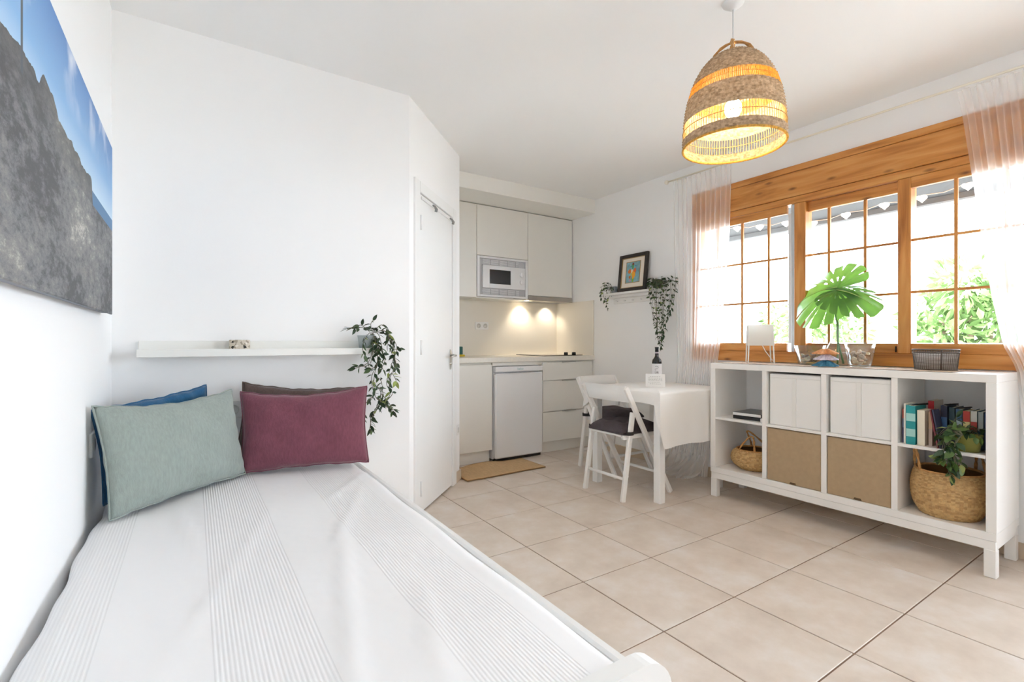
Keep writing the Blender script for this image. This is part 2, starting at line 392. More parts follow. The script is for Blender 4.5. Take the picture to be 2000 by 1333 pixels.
# ---------------------------------------------------------------- outside
OUTW = M_('white_render', (.85, .84, .82), .9)
struct(MB().box(XR+.16, 5.4, -4, 8, -.2, -.02, 0).build('terrace', M_('terrace_tile', '#c9c5bf', .8)))
struct(MB().box(5.3, 5.45, -4, 8, -.02, 1.075, .01).build('terrace_parapet', OUTW))
struct(MB().box(-30, 60, -60, 60, -3.4, -3.2, 0).build('ground_outside', M_('pale_ground', '#b9b8b2', .9, var=.15, vscale=.3)))
ev = bpy.data.objects.new('roof_overhang', None); COL.objects.link(ev); ev.location = (4, 1.5, 2.2)
ev['kind'] = 'structure'
MB().box(XR+.16, 4.55, -3, 6, 2.135, 2.20, .004).build('overhang_boards', M_('grey_overhang', '#3f3d3c', .8), ev)
MB().box(4.50, 4.62, -3, 6, 2.085, 2.22, .01).build('gutter', M_('pale_gutter', '#7d7c7a', .5), ev)
def tree(name, label, base, h, blobs, nleaf, seed, leafL=.5):
    rnd = random.Random(seed)
    t = thing(name, label, 'tree', base, 'trees beyond the terrace')
    tr = MB(); bx, by, bz = base
    tr.tube([(bx, by, bz), (bx+.1, by, bz+h*.35), (bx-.05, by+.1, bz+h*.65), (bx, by, bz+h*.85)], [.16, .13, .1, .05], 8)
    for (cx, cy, cz, r) in blobs: tr.tube([(bx, by, bz+h*.5), ((bx+cx)/2, (by+cy)/2, (cz+bz+h*.5)/2), (cx, cy, cz)], [.07, .05, .03], 6)
    tr.build('trunk', M_('bark', '#7d6a55', .9), t)
    fo = MB()
    for (cx, cy, cz, r) in blobs:
        for _ in range(int(nleaf*r*r)):
            d = Vector((rnd.gauss(0, 1), rnd.gauss(0, 1), rnd.gauss(0, 1))).normalized()*(r*(.45+.6*rnd.random()**.6))
            p = Vector((cx, cy, cz))+d
            ax = (d.normalized()+Vector((rnd.uniform(-.7, .7), rnd.uniform(-.7, .7), rnd.uniform(-1.0, .3)))).normalized()
            sd = ax.cross(Vector((rnd.uniform(-1, 1), rnd.uniform(-1, 1), rnd.uniform(-1, 1)))).normalized()
            L = leafL*rnd.uniform(.6, 1.2); wd = L*.16
            fo.add([p, p+ax*L*.45+sd*wd, p+ax*L, p+ax*L*.45-sd*wd], [(0, 1, 2, 3)])
    f = fo.build('foliage', MATS['tree_leaf'], t, recalc=False); f['kind'] = 'stuff'
    return t
def tree_leaf(nt, out):
    g = nt.nodes.new('ShaderNodeNewGeometry'); r = nt.nodes.new('ShaderNodeValToRGB')
    r.color_ramp.elements[0].color = lin('#42572c'); r.color_ramp.elements[1].color = lin('#8ca56a')
    nt.links.new(g.outputs['Random Per Island'], r.inputs[0])
    d = nt.nodes.new('ShaderNodeBsdfDiffuse'); t = nt.nodes.new('ShaderNodeBsdfTranslucent'); mx = nt.nodes.new('ShaderNodeMixShader'); mx.inputs[0].default_value = .35
    nt.links.new(r.outputs[0], d.inputs[0]); nt.links.new(r.outputs[0], t.inputs[0]); nt.links.new(d.outputs[0], mx.inputs[1]); nt.links.new(t.outputs[0], mx.inputs[2]); nt.links.new(mx.outputs[0], out.inputs[0])
mixmat('tree_leaf', tree_leaf)
def blobs(pts, X):
    out = []
    for (x, y, rp) in pts:
        p = P(x, y, X=X); sc = F_PX/(p.x*_s+p.y*_c); out.append((p.x+random.uniform(-.5, .5), p.y, p.z, rp/sc))
    return out
b = blobs([(1845, 620, 52), (1905, 560, 55), (1930, 640, 55), (1870, 670, 48), (1965, 600, 60), (1820, 665, 30)], 9.5)
tree('leafy_tree', 'large bright green leafy tree seen through the right-hand window panes', (9.6, b[1][1], -3.2), 4.6, b, 1500, 3, .24)
b = blobs([(1595, 625, 32), (1610, 660, 28), (1580, 655, 20)], 11)
tree('leafy_tree', 'pale green tree seen left of the vase through the middle window', (11.2, b[0][1], -3.2), 4.2, b, 1400, 4, .22)
b = blobs([(1660, 640, 34), (1640, 612, 24), (1675, 665, 30)], 13)
tree('leafy_tree', 'pale green tree seen right of the vase stem through the middle window', (13.2, b[0][1], -3.2), 4.2, b, 1200, 5, .22)
b = blobs([(1520, 625, 26), (1500, 650, 22), (1535, 655, 20)], 15)
tree('leafy_tree', 'small pale green tree seen through the left window above the white lamp', (15.2, b[0][1], -3.2), 4.2, b, 1100, 6, .24)
nh = thing('neighbour_house', 'white neighbouring house with pale tiled roof behind the trees', 'house', (24, P(1760, 640, X=24).y, -3.2))
yA, yB = P(1830, 640, X=22).y, P(1660, 640, X=22).y
MB().box(22, 29, yA, yB, -3.2, 2.2, 0).build('wall', OUTW, nh)
MB().prism([(21.6, 2.2), (29.4, 2.2), (25.5, 3.9)], 'y', yA-.3, yB+.3).build('roof', M_('pale_roof', '#d8b9a4', .8), nh)
p = P(1797, 648, X=22); MB().box(21.97, 22.02, p.y-.35, p.y+.35, p.z-.28, p.z+.25, .01).build('window', M_('far_window', '#6d7275', .3), nh)
# heart-shaped string lights under the overhang
gl = thing('string_lights', 'garland of small white heart lights strung across the window top', 'string lights', (3.60, 1.5, 1.9))
HP = [(1440, 447), (1484, 444), (1535, 437), (1588, 437), (1652, 421), (1727, 402), (1800, 388), (1890, 364), (1990, 335)]
hp3 = [P(x, y, X=3.60) for x, y in HP]
HEART = emit_mat('heart_lamp', '#fff3e4', .55)
for p in hp3:
    ol = []
    for t in np.linspace(0, 2*PI, 22, endpoint=False):
        ol.append((p.y+.0021*16*math.sin(t)**3*.75, p.z+.0019*(13*math.cos(t)-5*math.cos(2*t)-2*math.cos(3*t)-math.cos(4*t))*.75))
    MB().prism(ol, 'x', p.x-.012, p.x+.012).build('heart', HEART, gl)
wire = [Vector((3.60, 2.45, 1.985))]
for a, b_ in zip(hp3, hp3[1:]): wire += [a+Vector((0, 0, .018)), (a+b_)/2+Vector((0, 0, .002))]
wire += [hp3[-1]+Vector((0, 0, .018))]
MB().tube(wire, .0025, 5).build('wire', WPLASTIC, gl)
# ================================================================== BED
BR, BL, BY0, BY1, BZ = .685, -.283, .665, 2.735, .48
bed = thing('single_bed', 'white single bed frame along the left wall with rounded footboard', 'bed', (.2, 1.7, 0))
def rounded_board(x0, x1, z0, z1, r, n=8):
    pts = [(x0, z0), (x1, z0)]
    for k in range(n+1):
        a = PI/2*k/n; pts.append((x1-r+r*math.cos(a), z1-r+r*math.sin(a)))
    for k in range(n+1):
        a = PI/2+PI/2*k/n; pts.append((x0+r+r*math.cos(a), z1-r+r*math.sin(a)))
    return pts
BEDW = M_('bed_white', (.82, .82, .81), .4)
MB().prism(rounded_board(-.288, .775, .10, .487, .075), 'y', .615, .655).build('footboard', BEDW, bed)
MB().box(-.288, .735, 2.705, 2.735, .10, .478, .01).build('headboard', BEDW, bed)
MB().box(.695, .722, .655, 2.705, .22, .462, .006).build('side_rail', BEDW, bed)
MB().box(-.2985, -.2905, .655, 2.705, .22, .40, .004).build('side_rail', BEDW, bed)
for x in (-.285, .70):
    for y in (.617, 2.70): MB().box(x, x+.05, y, y+.034, 0, .10, .003).build('leg', BEDW, bed)
MB().box(-.272, .69, .66, 2.70, .25, .29, .003).build('slat_base', BEDW, bed)
def spread_mat():
    m = bpy.data.materials.new('ribbed_bedspread'); m.use_nodes = True; nt = m.node_tree; b = nt.nodes['Principled BSDF']
    b.inputs['Roughness'].default_value = .85; b.inputs['Specular IOR Level'].default_value = .15
    tc = nt.nodes.new('ShaderNodeTexCoord'); sp = nt.nodes.new('ShaderNodeSeparateXYZ'); nt.links.new(tc.outputs['Object'], sp.inputs[0])
    def math_(op, a, bb=None):
        n = nt.nodes.new('ShaderNodeMath'); n.operation = op
        for i, v in enumerate((a, bb)):
            if v is None: continue
            if isinstance(v, (int, float)): n.inputs[i].default_value = v
            else: nt.links.new(v, n.inputs[i])
        return n.outputs[0]
    x = sp.outputs[0]
    rib = math_('SINE', math_('MULTIPLY', x, 2*PI/.0082))
    band = math_('GREATER_THAN', math_('SINE', math_('MULTIPLY', math_('ADD', x, -.031), 2*PI/.385)), .0)
    rb = math_('MULTIPLY', rib, band)
    n = nt.nodes.new('ShaderNodeTexNoise'); n.inputs['Scale'].default_value = 9; nt.links.new(tc.outputs['Object'], n.inputs['Vector'])
    hgt = math_('ADD', math_('MULTIPLY', rb, .22), math_('MULTIPLY', n.outputs['Fac'], 2.0))
    bp = nt.nodes.new('ShaderNodeBump'); bp.inputs['Strength'].default_value = .5; bp.inputs['Distance'].default_value = .0035
    nt.links.new(hgt, bp.inputs['Height']); nt.links.new(bp.outputs[0], b.inputs['Normal'])
    cr = nt.nodes.new('ShaderNodeMixRGB'); cr.inputs[1].default_value = (.86, .86, .87, 1); cr.inputs[2].default_value = (.815, .815, .825, 1)
    nt.links.new(math_('MULTIPLY', math_('GREATER_THAN', rib, .2), band), cr.inputs[0]); nt.links.new(cr.outputs[0], b.inputs['Base Color'])
    return m
SPREAD = spread_mat()
mt = thing('mattress', 'mattress under a white bedspread with ribbed stripes on the bed', 'mattress', (.2, 1.7, .29))
MB().box(BL+.012, BR-.012, .662, 2.70, .292, .466, .03).build('mattress_core', M_('mattress_white', (.8, .8, .8), .9), mt)
# draped spread : cross-section over the mattress, with gentle undulation
rnd = random.Random(2)
G = []
prof = [(BL-.004, .34), (BL-.004, .42), (BL+.002, .455), (BL+.016, .472), (BL+.045, .48)]
nx = 46
for k in range(nx+1): prof.append((BL+.045+(BR-.035-BL-.045)*k/nx, .48))
prof += [(BR-.014, .476), (BR-.002, .465), (BR+.004, .452), (BR+.005, .40)]
ny = 110
for j in range(ny+1):
    y = .658+(2.703-.658)*j/ny; row = []
    for i, (x, z) in enumerate(prof):
        e = 0 if i in (0, 1, len(prof)-1) else 1
        dz = .0045*math.sin(3.1*y+5*x)*math.sin(7*x+1.3)+.003*math.sin(11*y-4*x)*math.sin(3*x)
        for (fx, fy, a, ln, hgt) in ((.10, 1.55, 1.25, .42, .007), (.30, 1.15, 1.35, .55, .008), (.46, 1.75, 1.15, .3, .006), (.55, 2.1, .9, .2, .006), (-.02, 1.9, 1.7, .25, .005), (.42, .95, 1.3, .2, .006)):
            u = (x-fx)*math.cos(a)+(y-fy)*math.sin(a); v = -(x-fx)*math.sin(a)+(y-fy)*math.cos(a)
            dz += hgt*math.exp(-(v/.016)**2)*math.exp(-(u/ln)**4)
        dx = (.005*math.sin(9*y)+.003*math.sin(23*y)) if i < 4 else 0
        row.append((x+dx, y, z+dz*e))
    G.append(row)
MB().grid(G).build('bedspread', SPREAD, mt)
# ---------------------------------------------------------------- cushions
def cushion(name, label, col, B0, B1, h, tilt, back, thick, seed, roll=0, slack=.02, cat='cushion', off=0.0, group='cushions on the bed', bump=.35):
    """pillow standing on its lower edge B0-B1, leaning back by tilt degrees"""
    B0 = Vector(B0); B1 = Vector(B1); ux = (B1-B0); Lw = ux.length; ux.normalize(); a = math.radians(tilt)
    bk = Vector((back[0], back[1], 0)).normalized(); uy = (bk*math.sin(a)+Vector((0, 0, 1))*math.cos(a)).normalized()
    un = ux.cross(uy).normalized()
    if un.dot(bk) > 0: un = -un
    if roll:
        R = Matrix.Rotation(math.radians(roll), 3, un); ux = R @ ux; uy = R @ uy
    rn = random.Random(seed); ph = [rn.uniform(0, 6) for _ in range(8)]
    n, m = 44, 32; V = []
    def pt(u, v, sgn):
        ed = (1-abs(u)**2.6)*(1-abs(v)**2.6); ed = max(ed, 0)
        t = thick*.5*ed**.5
        pin = 1-.055*(1-abs(v)**1.6)*(abs(u)**3); piv = 1-.06*(1-abs(u)**1.6)*(abs(v)**3)
        sag = -slack*(1-u*u)*(v > 0)*v**2
        wr = .006*math.sin(9*u+ph[0]+2*v)*math.sin(5*v+ph[1])+.003*math.sin(21*u+ph[2])*(abs(v)**4)*2+.003*math.sin(17*v+ph[3])*(abs(u)**4)*2
        wr *= ed**.4
        return B0+ux*(Lw*.5+u*Lw*.5*pin)+uy*(h*.5+v*h*.5*piv+sag+(.0018*math.sin(11*u+ph[4])+.0012*math.sin(27*u+ph[5]))*(abs(v)**6))+un*(sgn*t+(wr if sgn > 0 else -wr))
    mb = MB()
    for sgn in (1, -1): mb.grid([[pt(-1+2*i/n, -1+2*j/m, sgn) for j in range(m+1)] for i in range(n+1)])
    me = mb.mesh(name, False); bm = bmesh.new(); bm.from_mesh(me); bmesh.ops.remove_doubles(bm, verts=bm.verts, dist=1e-5); bmesh.ops.recalc_face_normals(bm, faces=bm.faces); bm.to_mesh(me); bm.free()
    o = obj(name, me, M_(col[0], col[1], .9, var=col[2], vscale=140, bump=bump, bscale=420, spec=.1, sheen=.3, stretch=(1, 1, .25)))
    seam = []
    N = 44
    for k in range(4*N):
        q, f = divmod(k, N); f = -1+2*f/N
        u, v = ((f, -1), (1, f), (-f, 1), (-1, -f))[q]; seam.append(pt(u, v, 1))
    th = tag(o, label, cat, group)
    MB().tube(seam, .0035, 6, closed=True).build('piping', o.data.materials[0], o)
    return o
cushion('cushion', 'sage green velvet cushion leaning in the bed corner', ('sage_velvet', '#949e98', .08), (-.232, 2.075, .494), (.195, 2.478, .494), .385, 11, (-.69, .72), .13, 1, slack=.018)
cushion('cushion', 'burgundy linen cushion standing beside the sage one', ('burgundy_linen', '#7c4a57', .12), (.172, 2.50, .492), (.712, 2.352, .492), .368, 9, (.28, .96), .12, 2, roll=1.2, slack=.02)
cushion('cushion', 'dark blue cushion mostly hidden behind the sage cushion', ('blue_velvet', '#2a5a80', .12), (-.268, 2.245, .505), (.085, 2.585, .505), .345, 3, (-.69, .72), .07, 3, roll=5, slack=.0)
cushion('cushion', 'brown velvet cushion leaning on the wall behind the burgundy one', ('brown_velvet', '#5e4f4a', .14), (.165, 2.640, .538), (.685, 2.60, .538), .355, 4, (.08, .99), .085, 4, roll=-5, slack=.012)
# ---------------------------------------------------------------- ledge with plant and candle holder
lg = thing('picture_ledge', 'long white picture ledge on the wall above the bed', 'shelf', (.3, YS, 1.02))
MB().box(-.205, .835, YS-.014, YS, 1.018, 1.092, .002).build('back_panel', M_('ledge_white', (.84, .84, .81), .4), lg)
MB().box(-.205, .835, YS-.11, YS-.014, 1.018, 1.033, .002).build('tray', MATS['ledge_white'], lg)
MB().box(-.205, .835, YS-.125, YS-.11, 1.018, 1.053, .002).build('front_lip', MATS['ledge_white'], lg)
def terrazzo():
    m = bpy.data.materials.new('terrazzo'); m.use_nodes = True; nt = m.node_tree; b = nt.nodes['Principled BSDF']; b.inputs['Roughness'].default_value = .6
    tc = nt.nodes.new('ShaderNodeTexCoord'); v = nt.nodes.new('ShaderNodeTexVoronoi'); v.inputs['Scale'].default_value = 85
    n = nt.nodes.new('ShaderNodeTexNoise'); n.inputs['Scale'].default_value = 60
    r = nt.nodes.new('ShaderNodeValToRGB'); e = r.color_ramp.elements; r.color_ramp.interpolation = 'CONSTANT'
    e[0].position = 0; e[0].color = lin('#2e2922'); e[1].position = .18; e[1].color = lin('#c9bfb0'); x = e.new(.6); x.color = lin('#9c9180'); y = e.new(.8); y.color = lin('#ddd6cb')
    nt.links.new(tc.outputs['Object'], v.inputs['Vector']); nt.links.new(v.outputs['Color'], r.inputs[0]); nt.links.new(r.outputs[0], b.inputs['Base Color']); return m
def rbox(cx, cy, z0, w_, d_, h_, r, n=5):
    pts = []
    for q, (sx, sy) in enumerate(((1, 1), (-1, 1), (-1, -1), (1, -1))):
        for k in range(n+1):
            a = PI/2*(q+k/n); pts.append((cx+sx*(w_/2-r)+r*math.cos(a), cy+sy*(d_/2-r)+r*math.sin(a)))
    return pts
ch = thing('candle_holder', 'small speckled stone candle holder on the ledge', 'candle holder', (.187, 2.685, 1.034))
mb = MB(); o_ = rbox(.187, 2.685, 0, .088, .07, 0, .022); i_ = rbox(.187, 2.685, 0, .06, .045, 0, .015)
n_ = len(o_)
rings = [[(x, y, 1.034) for x, y in o_], [(x, y, 1.092) for x, y in o_], [(.187+(x-.187)*.94, 2.685+(y-2.685)*.94, 1.096) for x, y in o_], [(x, y, 1.095) for x, y in i_], [(x, y, 1.055) for x, y in i_]]
G = [r+[r[0]] for r in rings]; mb.grid(G); mb.add([rings[0][k] for k in range(n_)], [tuple(range(n_))]); mb.add(rings[-1], [tuple(range(n_))])
mb.build('stone_body', terrazzo(), ch)
mb = MB(); mb.lathe([(.0, 1.056), (.018, 1.056), (.018, 1.076), (.0, 1.076)], 16, (.187, 2.685, 0)); mb.build('candle', M_('wax', (.85, .83, .76), .5), ch)
# leaves -----------------------------------------------------------
def leaf_mesh(name, mat, wd=.42, fold=.18, droop=.12, n=5):
    mb = MB(); G = []
    for i in range(n+1):
        t = i/n; w2 = wd*.5*(math.sin(PI*t**.8))**.9 if 0 < t < 1 else 0.001
        z = -droop*t*t; G.append([(t, -w2, z+fold*w2*1.2), (t, 0, z), (t, w2, z+fold*w2*1.2)])
    mb.grid(G); m = mb.mesh(name, False); m.materials.append(mat); return m
LEAVES = [leaf_mesh('leaf', LEAFD), leaf_mesh('leaf', LEAFM, .48), leaf_mesh('leaf', LEAFY, .45, .1, .2), leaf_mesh('leaf', LEAFD, .38, .3, .3)]
def put_leaf(par, p, d, L, rn, weights=(5, 3, 1, 3), roll=None):
    d = Vector(d).normalized(); up = Vector((rn.uniform(-.5, .5), rn.uniform(-.5, .5), 1)); y = up.cross(d)
    if y.length < .05: y = Vector((0, 1, 0)).cross(d)
    y.normalize(); z = d.cross(y); R = Matrix((d, y, z)).transposed().to_4x4()
    if roll is None: roll = rn.uniform(-1.1, 1.1)
    R = R @ Matrix.Rotation(roll, 4, 'X')
    o = obj('leaf', rn.choices(LEAVES, weights)[0], None, None); o.parent = par
    W = Matrix.Translation(p) @ R @ Matrix.Scale(L, 4)
    o.matrix_basis = Matrix.Translation(-par.location) @ W
    return o
def vine(par, pts, L, step, rn, spread=1.0, r=.0018, tip=True, mat=None, out=Vector((0, 0, 0)), weights=(5, 3, 1, 3)):
    pts = [Vector(p) for p in pts]
    sm = []
    for i in range(len(pts)-1):
        p0, p1, p2, p3 = pts[max(i-1, 0)], pts[i], pts[i+1], pts[min(i+2, len(pts)-1)]
        for k in range(6):
            t = k/6; sm.append(.5*((2*p1)+(-p0+p2)*t+(2*p0-5*p1+4*p2-p3)*t*t+(-p0+3*p1-3*p2+p3)*t**3))
    sm.append(pts[-1])
    MB().tube(sm, r, 5).build('stem', mat or STEMM, par)
    acc = 0; side = rn.choice((-1, 1)); cnt = 0
    for a, b in zip(sm, sm[1:]):
        acc += (b-a).length
        if acc >= step:
            acc = 0; side = -side; t = (b-a).normalized()
            q = t.cross(Vector((rn.uniform(-1, 1), rn.uniform(-1, 1), rn.uniform(-1, 1)))).normalized()
            lat = Vector((q.x, q.y, q.z*.4))*spread*side
            put_leaf(par, b, t*.5+lat+out+Vector((0, 0, rn.uniform(-.5, .25))), L*rn.uniform(.7, 1.15), rn, weights); cnt += 1
    if tip: put_leaf(par, sm[-1], (sm[-1]-sm[-2]), L, rn, weights); cnt += 1
    return cnt
rn = random.Random(11)
pl = thing('trailing_plant', 'trailing artificial plant spilling off the right end of the ledge above the bed', 'plant', (.80, 2.69, 1.034))
mb = MB(); mb.lathe([(.0, 0), (.036, 0), (.048, .085), (.051, .088), (.046, .088), (.034, .006), (0, .006)], 24, (.80, 2.683, 1.034)); mb.build('pot', M_('pale_grey_pot', '#b7c0c2', .5), pl)
def pv(pts, Y=2.60): return [P(x, y, Y=2.683-(2.683-Y)*min(1, i*.7+.15)) for i, (x, y) in enumerate(pts)]
S = [[(722, 648), (708, 640), (696, 642), (684, 642)], [(730, 650), (752, 648), (768, 676), (771, 712), (760, 745), (762, 770), (748, 792)],
     [(726, 650), (736, 668), (737, 705), (731, 735), (731, 768), (742, 785), (768, 800)], [(724, 650), (728, 680), (722, 712), (700, 716)],
     [(731, 752), (748, 768), (738, 795), (727, 815), (722, 838)], [(733, 770), (722, 780), (709, 797), (707, 822)], [(726, 646), (724, 634), (728, 627)],
     [(734, 650), (756, 655), (766, 680), (779, 682)], [(760, 680), (770, 700), (776, 718)], [(728, 650), (738, 672), (752, 700), (745, 720)],
     [(724, 650), (735, 690), (742, 710), (748, 722)], [(722, 650), (712, 664), (708, 680), (712, 694)], [(728, 650), (745, 635), (758, 650), (757, 672)],
     [(736, 668), (742, 690), (733, 715), (724, 722)], [(765, 728), (772, 740), (774, 746)], [(731, 735), (743, 742), (746, 752)], [(745, 770), (758, 785), (768, 803)], [(728, 645), (735, 650), (742, 660), (748, 690)]]
cnt = 0
for s_ in S: cnt += vine(pl, pv(s_), .043, .0145, rn, .9)
for s_ in S[:14]:
    if cnt < 270: cnt += vine(pl, pv([(x+rn.uniform(-7, 7)*(i > 0), y+rn.uniform(-6, 6)*(i > 0)) for i, (x, y) in enumerate(s_)], 2.615), .041, .019, rn, .9)
# ---------------------------------------------------------------- canvas print on the left wall
def canvas_mat():
    m = bpy.data.materials.new('canvas_print'); m.use_nodes = True; nt = m.node_tree; b = nt.nodes['Principled BSDF']; b.inputs['Roughness'].default_value = .55
    tc = nt.nodes.new('ShaderNodeTexCoord'); sp = nt.nodes.new('ShaderNodeSeparateXYZ'); nt.links.new(tc.outputs['Object'], sp.inputs[0])
    L = nt.links.new
    def mr(src, a, bb):
        n = nt.nodes.new('ShaderNodeMapRange'); n.inputs[1].default_value = a; n.inputs[2].default_value = bb; L(src, n.inputs[0]); return n.outputs[0]
    def mt_(op, a, bb):
        n = nt.nodes.new('ShaderNodeMath'); n.operation = op
        for i, v in enumerate((a, bb)):
            if isinstance(v, (int, float)): n.inputs[i].default_value = v
            else: L(v, n.inputs[i])
        return n.outputs[0]
    u = mr(sp.outputs[1], 1.0, 2.45); v = mr(sp.outputs[2], 1.19, 1.845)
    fc = nt.nodes.new('ShaderNodeFloatCurve'); L(u, fc.inputs['Value']); cu = fc.mapping.curves[0]
    ridge = [(0, .60), (.09, .645), (.165, .665), (.25, .66), (.275, .71), (.33, .70), (.37, .645), (.44, .635), (.475, .64), (.52, .62), (.57, .617), (.64, .615), (.675, .60), (.69, .50), (.75, .36), (1, .2)]
    while len(cu.points) < len(ridge): cu.points.new(.5, .5)
    for p, q in zip(cu.points, ridge): p.location = q; p.handle_type = 'VECTOR'
    fc.mapping.update()
    mpc = nt.nodes.new('ShaderNodeMapping'); mpc.inputs['Scale'].default_value = (1, .42, 1); L(tc.outputs['Object'], mpc.inputs['Vector'])
    nz = nt.nodes.new('ShaderNodeTexNoise'); nz.inputs['Scale'].default_value = 14; nz.inputs['Detail'].default_value = 8; L(tc.outputs['Object'], nz.inputs['Vector'])
    rd = mt_('ADD', fc.outputs[0], mt_('MULTIPLY', mt_('SUBTRACT', nz.outputs['Fac'], .5), .07))
    rock = mt_('GREATER_THAN', rd, v)
    sky = nt.nodes.new('ShaderNodeValToRGB'); e = sky.color_ramp.elements
    e[0].position = .56; e[0].color = lin('#c4dcf0'); e[1].position = 1.0; e[1].color = lin('#5a87c2'); x = e.new(.74); x.color = lin('#83b0dd')
    L(v, sky.inputs[0])
    cl = nt.nodes.new('ShaderNodeTexNoise'); cl.inputs['Scale'].default_value = 5; cl.inputs['Detail'].default_value = 6; L(tc.outputs['Object'], cl.inputs['Vector'])
    cr = nt.nodes.new('ShaderNodeValToRGB'); cr.color_ramp.elements[0].position = .50; cr.color_ramp.elements[1].position = .66; L(cl.outputs['Fac'], cr.inputs[0])
    mc = nt.nodes.new('ShaderNodeMixRGB'); mc.inputs[2].default_value = lin('#dbe2ee'); L(mt_('MULTIPLY', cr.outputs[0], mr(v, .72, 1.0)), mc.inputs[0]); L(sky.outputs[0], mc.inputs[1])
    # sea band low on the right, then the sky/sea above the rock
    sea = mt_('LESS_THAN', v, .565); ms = nt.nodes.new('ShaderNodeMixRGB'); ms.inputs[2].default_value = lin('#4d7ba6'); L(sea, ms.inputs[0]); L(mc.outputs[0], ms.inputs[1])
    # rock colours: dark crest, gravelly grey-brown slope
    n2 = nt.nodes.new('ShaderNodeTexNoise'); n2.inputs['Scale'].default_value = 30; n2.inputs['Detail'].default_value = 10; n2.inputs['Roughness'].default_value = .82; L(mpc.outputs[0], n2.inputs['Vector'])
    n3 = nt.nodes.new('ShaderNodeTexNoise'); n3.inputs['Scale'].default_value = 5; n3.inputs['Detail'].default_value = 4; L(mpc.outputs[0], n3.inputs['Vector'])
    rr = nt.nodes.new('ShaderNodeValToRGB'); e = rr.color_ramp.elements
    e[0].position = .43; e[0].color = lin('#45464a'); e[1].position = .62; e[1].color = lin('#c4c2bb'); x = e.new(.5); x.color = lin('#707175'); x = e.new(.57); x.color = lin('#8b8a87')
    L(mt_('ADD', mt_('MULTIPLY', n2.outputs['Fac'], .6), mt_('MULTIPLY', n3.outputs['Fac'], .4)), rr.inputs[0])
    crest = mr(mt_('SUBTRACT', rd, v), .18, .0); mk = nt.nodes.new('ShaderNodeMixRGB'); mk.inputs[2].default_value = lin('#46474a'); L(mt_('MULTIPLY', crest, .75), mk.inputs[0]); L(rr.outputs[0], mk.inputs[1])
    fin = nt.nodes.new('ShaderNodeMixRGB'); L(rock, fin.inputs[0]); L(ms.outputs[0], fin.inputs[1]); L(mk.outputs[0], fin.inputs[2])
    # lower right plain below the horizon is rock too
    low = mt_('LESS_THAN', v, .50); f2 = nt.nodes.new('ShaderNodeMixRGB'); L(low, f2.inputs[0]); L(fin.outputs[0], f2.inputs[1]); L(rr.outputs[0], f2.inputs[2])
    pole = mt_('MULTIPLY', mt_('LESS_THAN', mt_('ABSOLUTE', mt_('SUBTRACT', sp.outputs[1], 1.243), 0), .007), mt_('GREATER_THAN', v, .6))
    f3 = nt.nodes.new('ShaderNodeMixRGB'); f3.inputs[2].default_value = lin('#4c5560'); L(pole, f3.inputs[0]); L(f2.outputs[0], f3.inputs[1])
    L(f3.outputs[0], b.inputs['Base Color']); return m
cv = thing('canvas_print', 'large canvas photograph of a rocky hillside under blue sky on the left wall', 'picture', (XL, 1.75, 1.5))
MB().box(XL+.003, XL+.032, 1.02, 2.435, 1.198, 1.838, .003).build('stretcher', M_('canvas_edge', '#8d9099', .7), cv)
MB().box(XL+.030, XL+.036, 1.015, 2.44, 1.193, 1.843, .002).build('printed_face', canvas_mat(), cv)
# sockets
def socket(name, label, c, axis, w_, h_, gang=1):
    t = thing(name, label, 'socket', c)
    mb = MB(); d = {'x': (.009, w_, h_), 'y': (w_, .009, h_)}[axis[0]]; sg = 1 if axis[1] == '+' else -1
    if axis[0] == 'x': mb.box(c[0], c[0]+sg*.009, c[1]-w_/2, c[1]+w_/2, c[2]-h_/2, c[2]+h_/2, .003)
    else: mb.box(c[0]-w_/2, c[0]+w_/2, c[1], c[1]+sg*.009, c[2]-h_/2, c[2]+h_/2, .003)
    mb.build('plate', WPLASTIC, t)
    for g in range(gang):
        o = (g-(gang-1)/2)*w_/gang
        mb = MB()
        n = 18; r = .021
        ring = lambda rr, dd: [((c[0]+sg*dd, c[1]+o+rr*math.cos(2*PI*k/n), c[2]+rr*math.sin(2*PI*k/n)) if axis[0] == 'x' else (c[0]+o+rr*math.cos(2*PI*k/n), c[1]+sg*dd, c[2]+rr*math.sin(2*PI*k/n))) for k in range(n+1)]
        mb.grid([ring(r+.004, .0092), ring(r+.002, .011), ring(r, .011), ring(r, .0095), ring(.0005, .0095)]); mb.build('outlet_well', M_('socket_well', (.62, .62, .60), .4), t)
    return t
socket('wall_socket', 'white socket plate on the left wall half hidden by the blue cushion', (XL, 2.235, .727), 'x+', .085, .085)
socket('wall_socket', 'white socket plate low on the wall above the bed between the cushions', (.165, YS, .755), 'y-', .085, .085)
socket('wall_socket', 'double white socket on the beige kitchen backsplash', (2.48, YK-.012, 1.25), 'y-', .155, .08, 2)
sw = thing('wall_socket', 'narrow white socket plate at the end of the slanted wall by the rug', 'socket', RW @ Vector((.905, 0, .40)))
MB().box(.875, .935, -.009, -.0005, .36, .44, .003, M=RW).build('plate', WPLASTIC, sw)
MB().box(.89, .92, -.011, -.009, .38, .42, .001, M=RW).build('outlet_well', M_('socket_well', (.62, .62, .60), .4), sw)
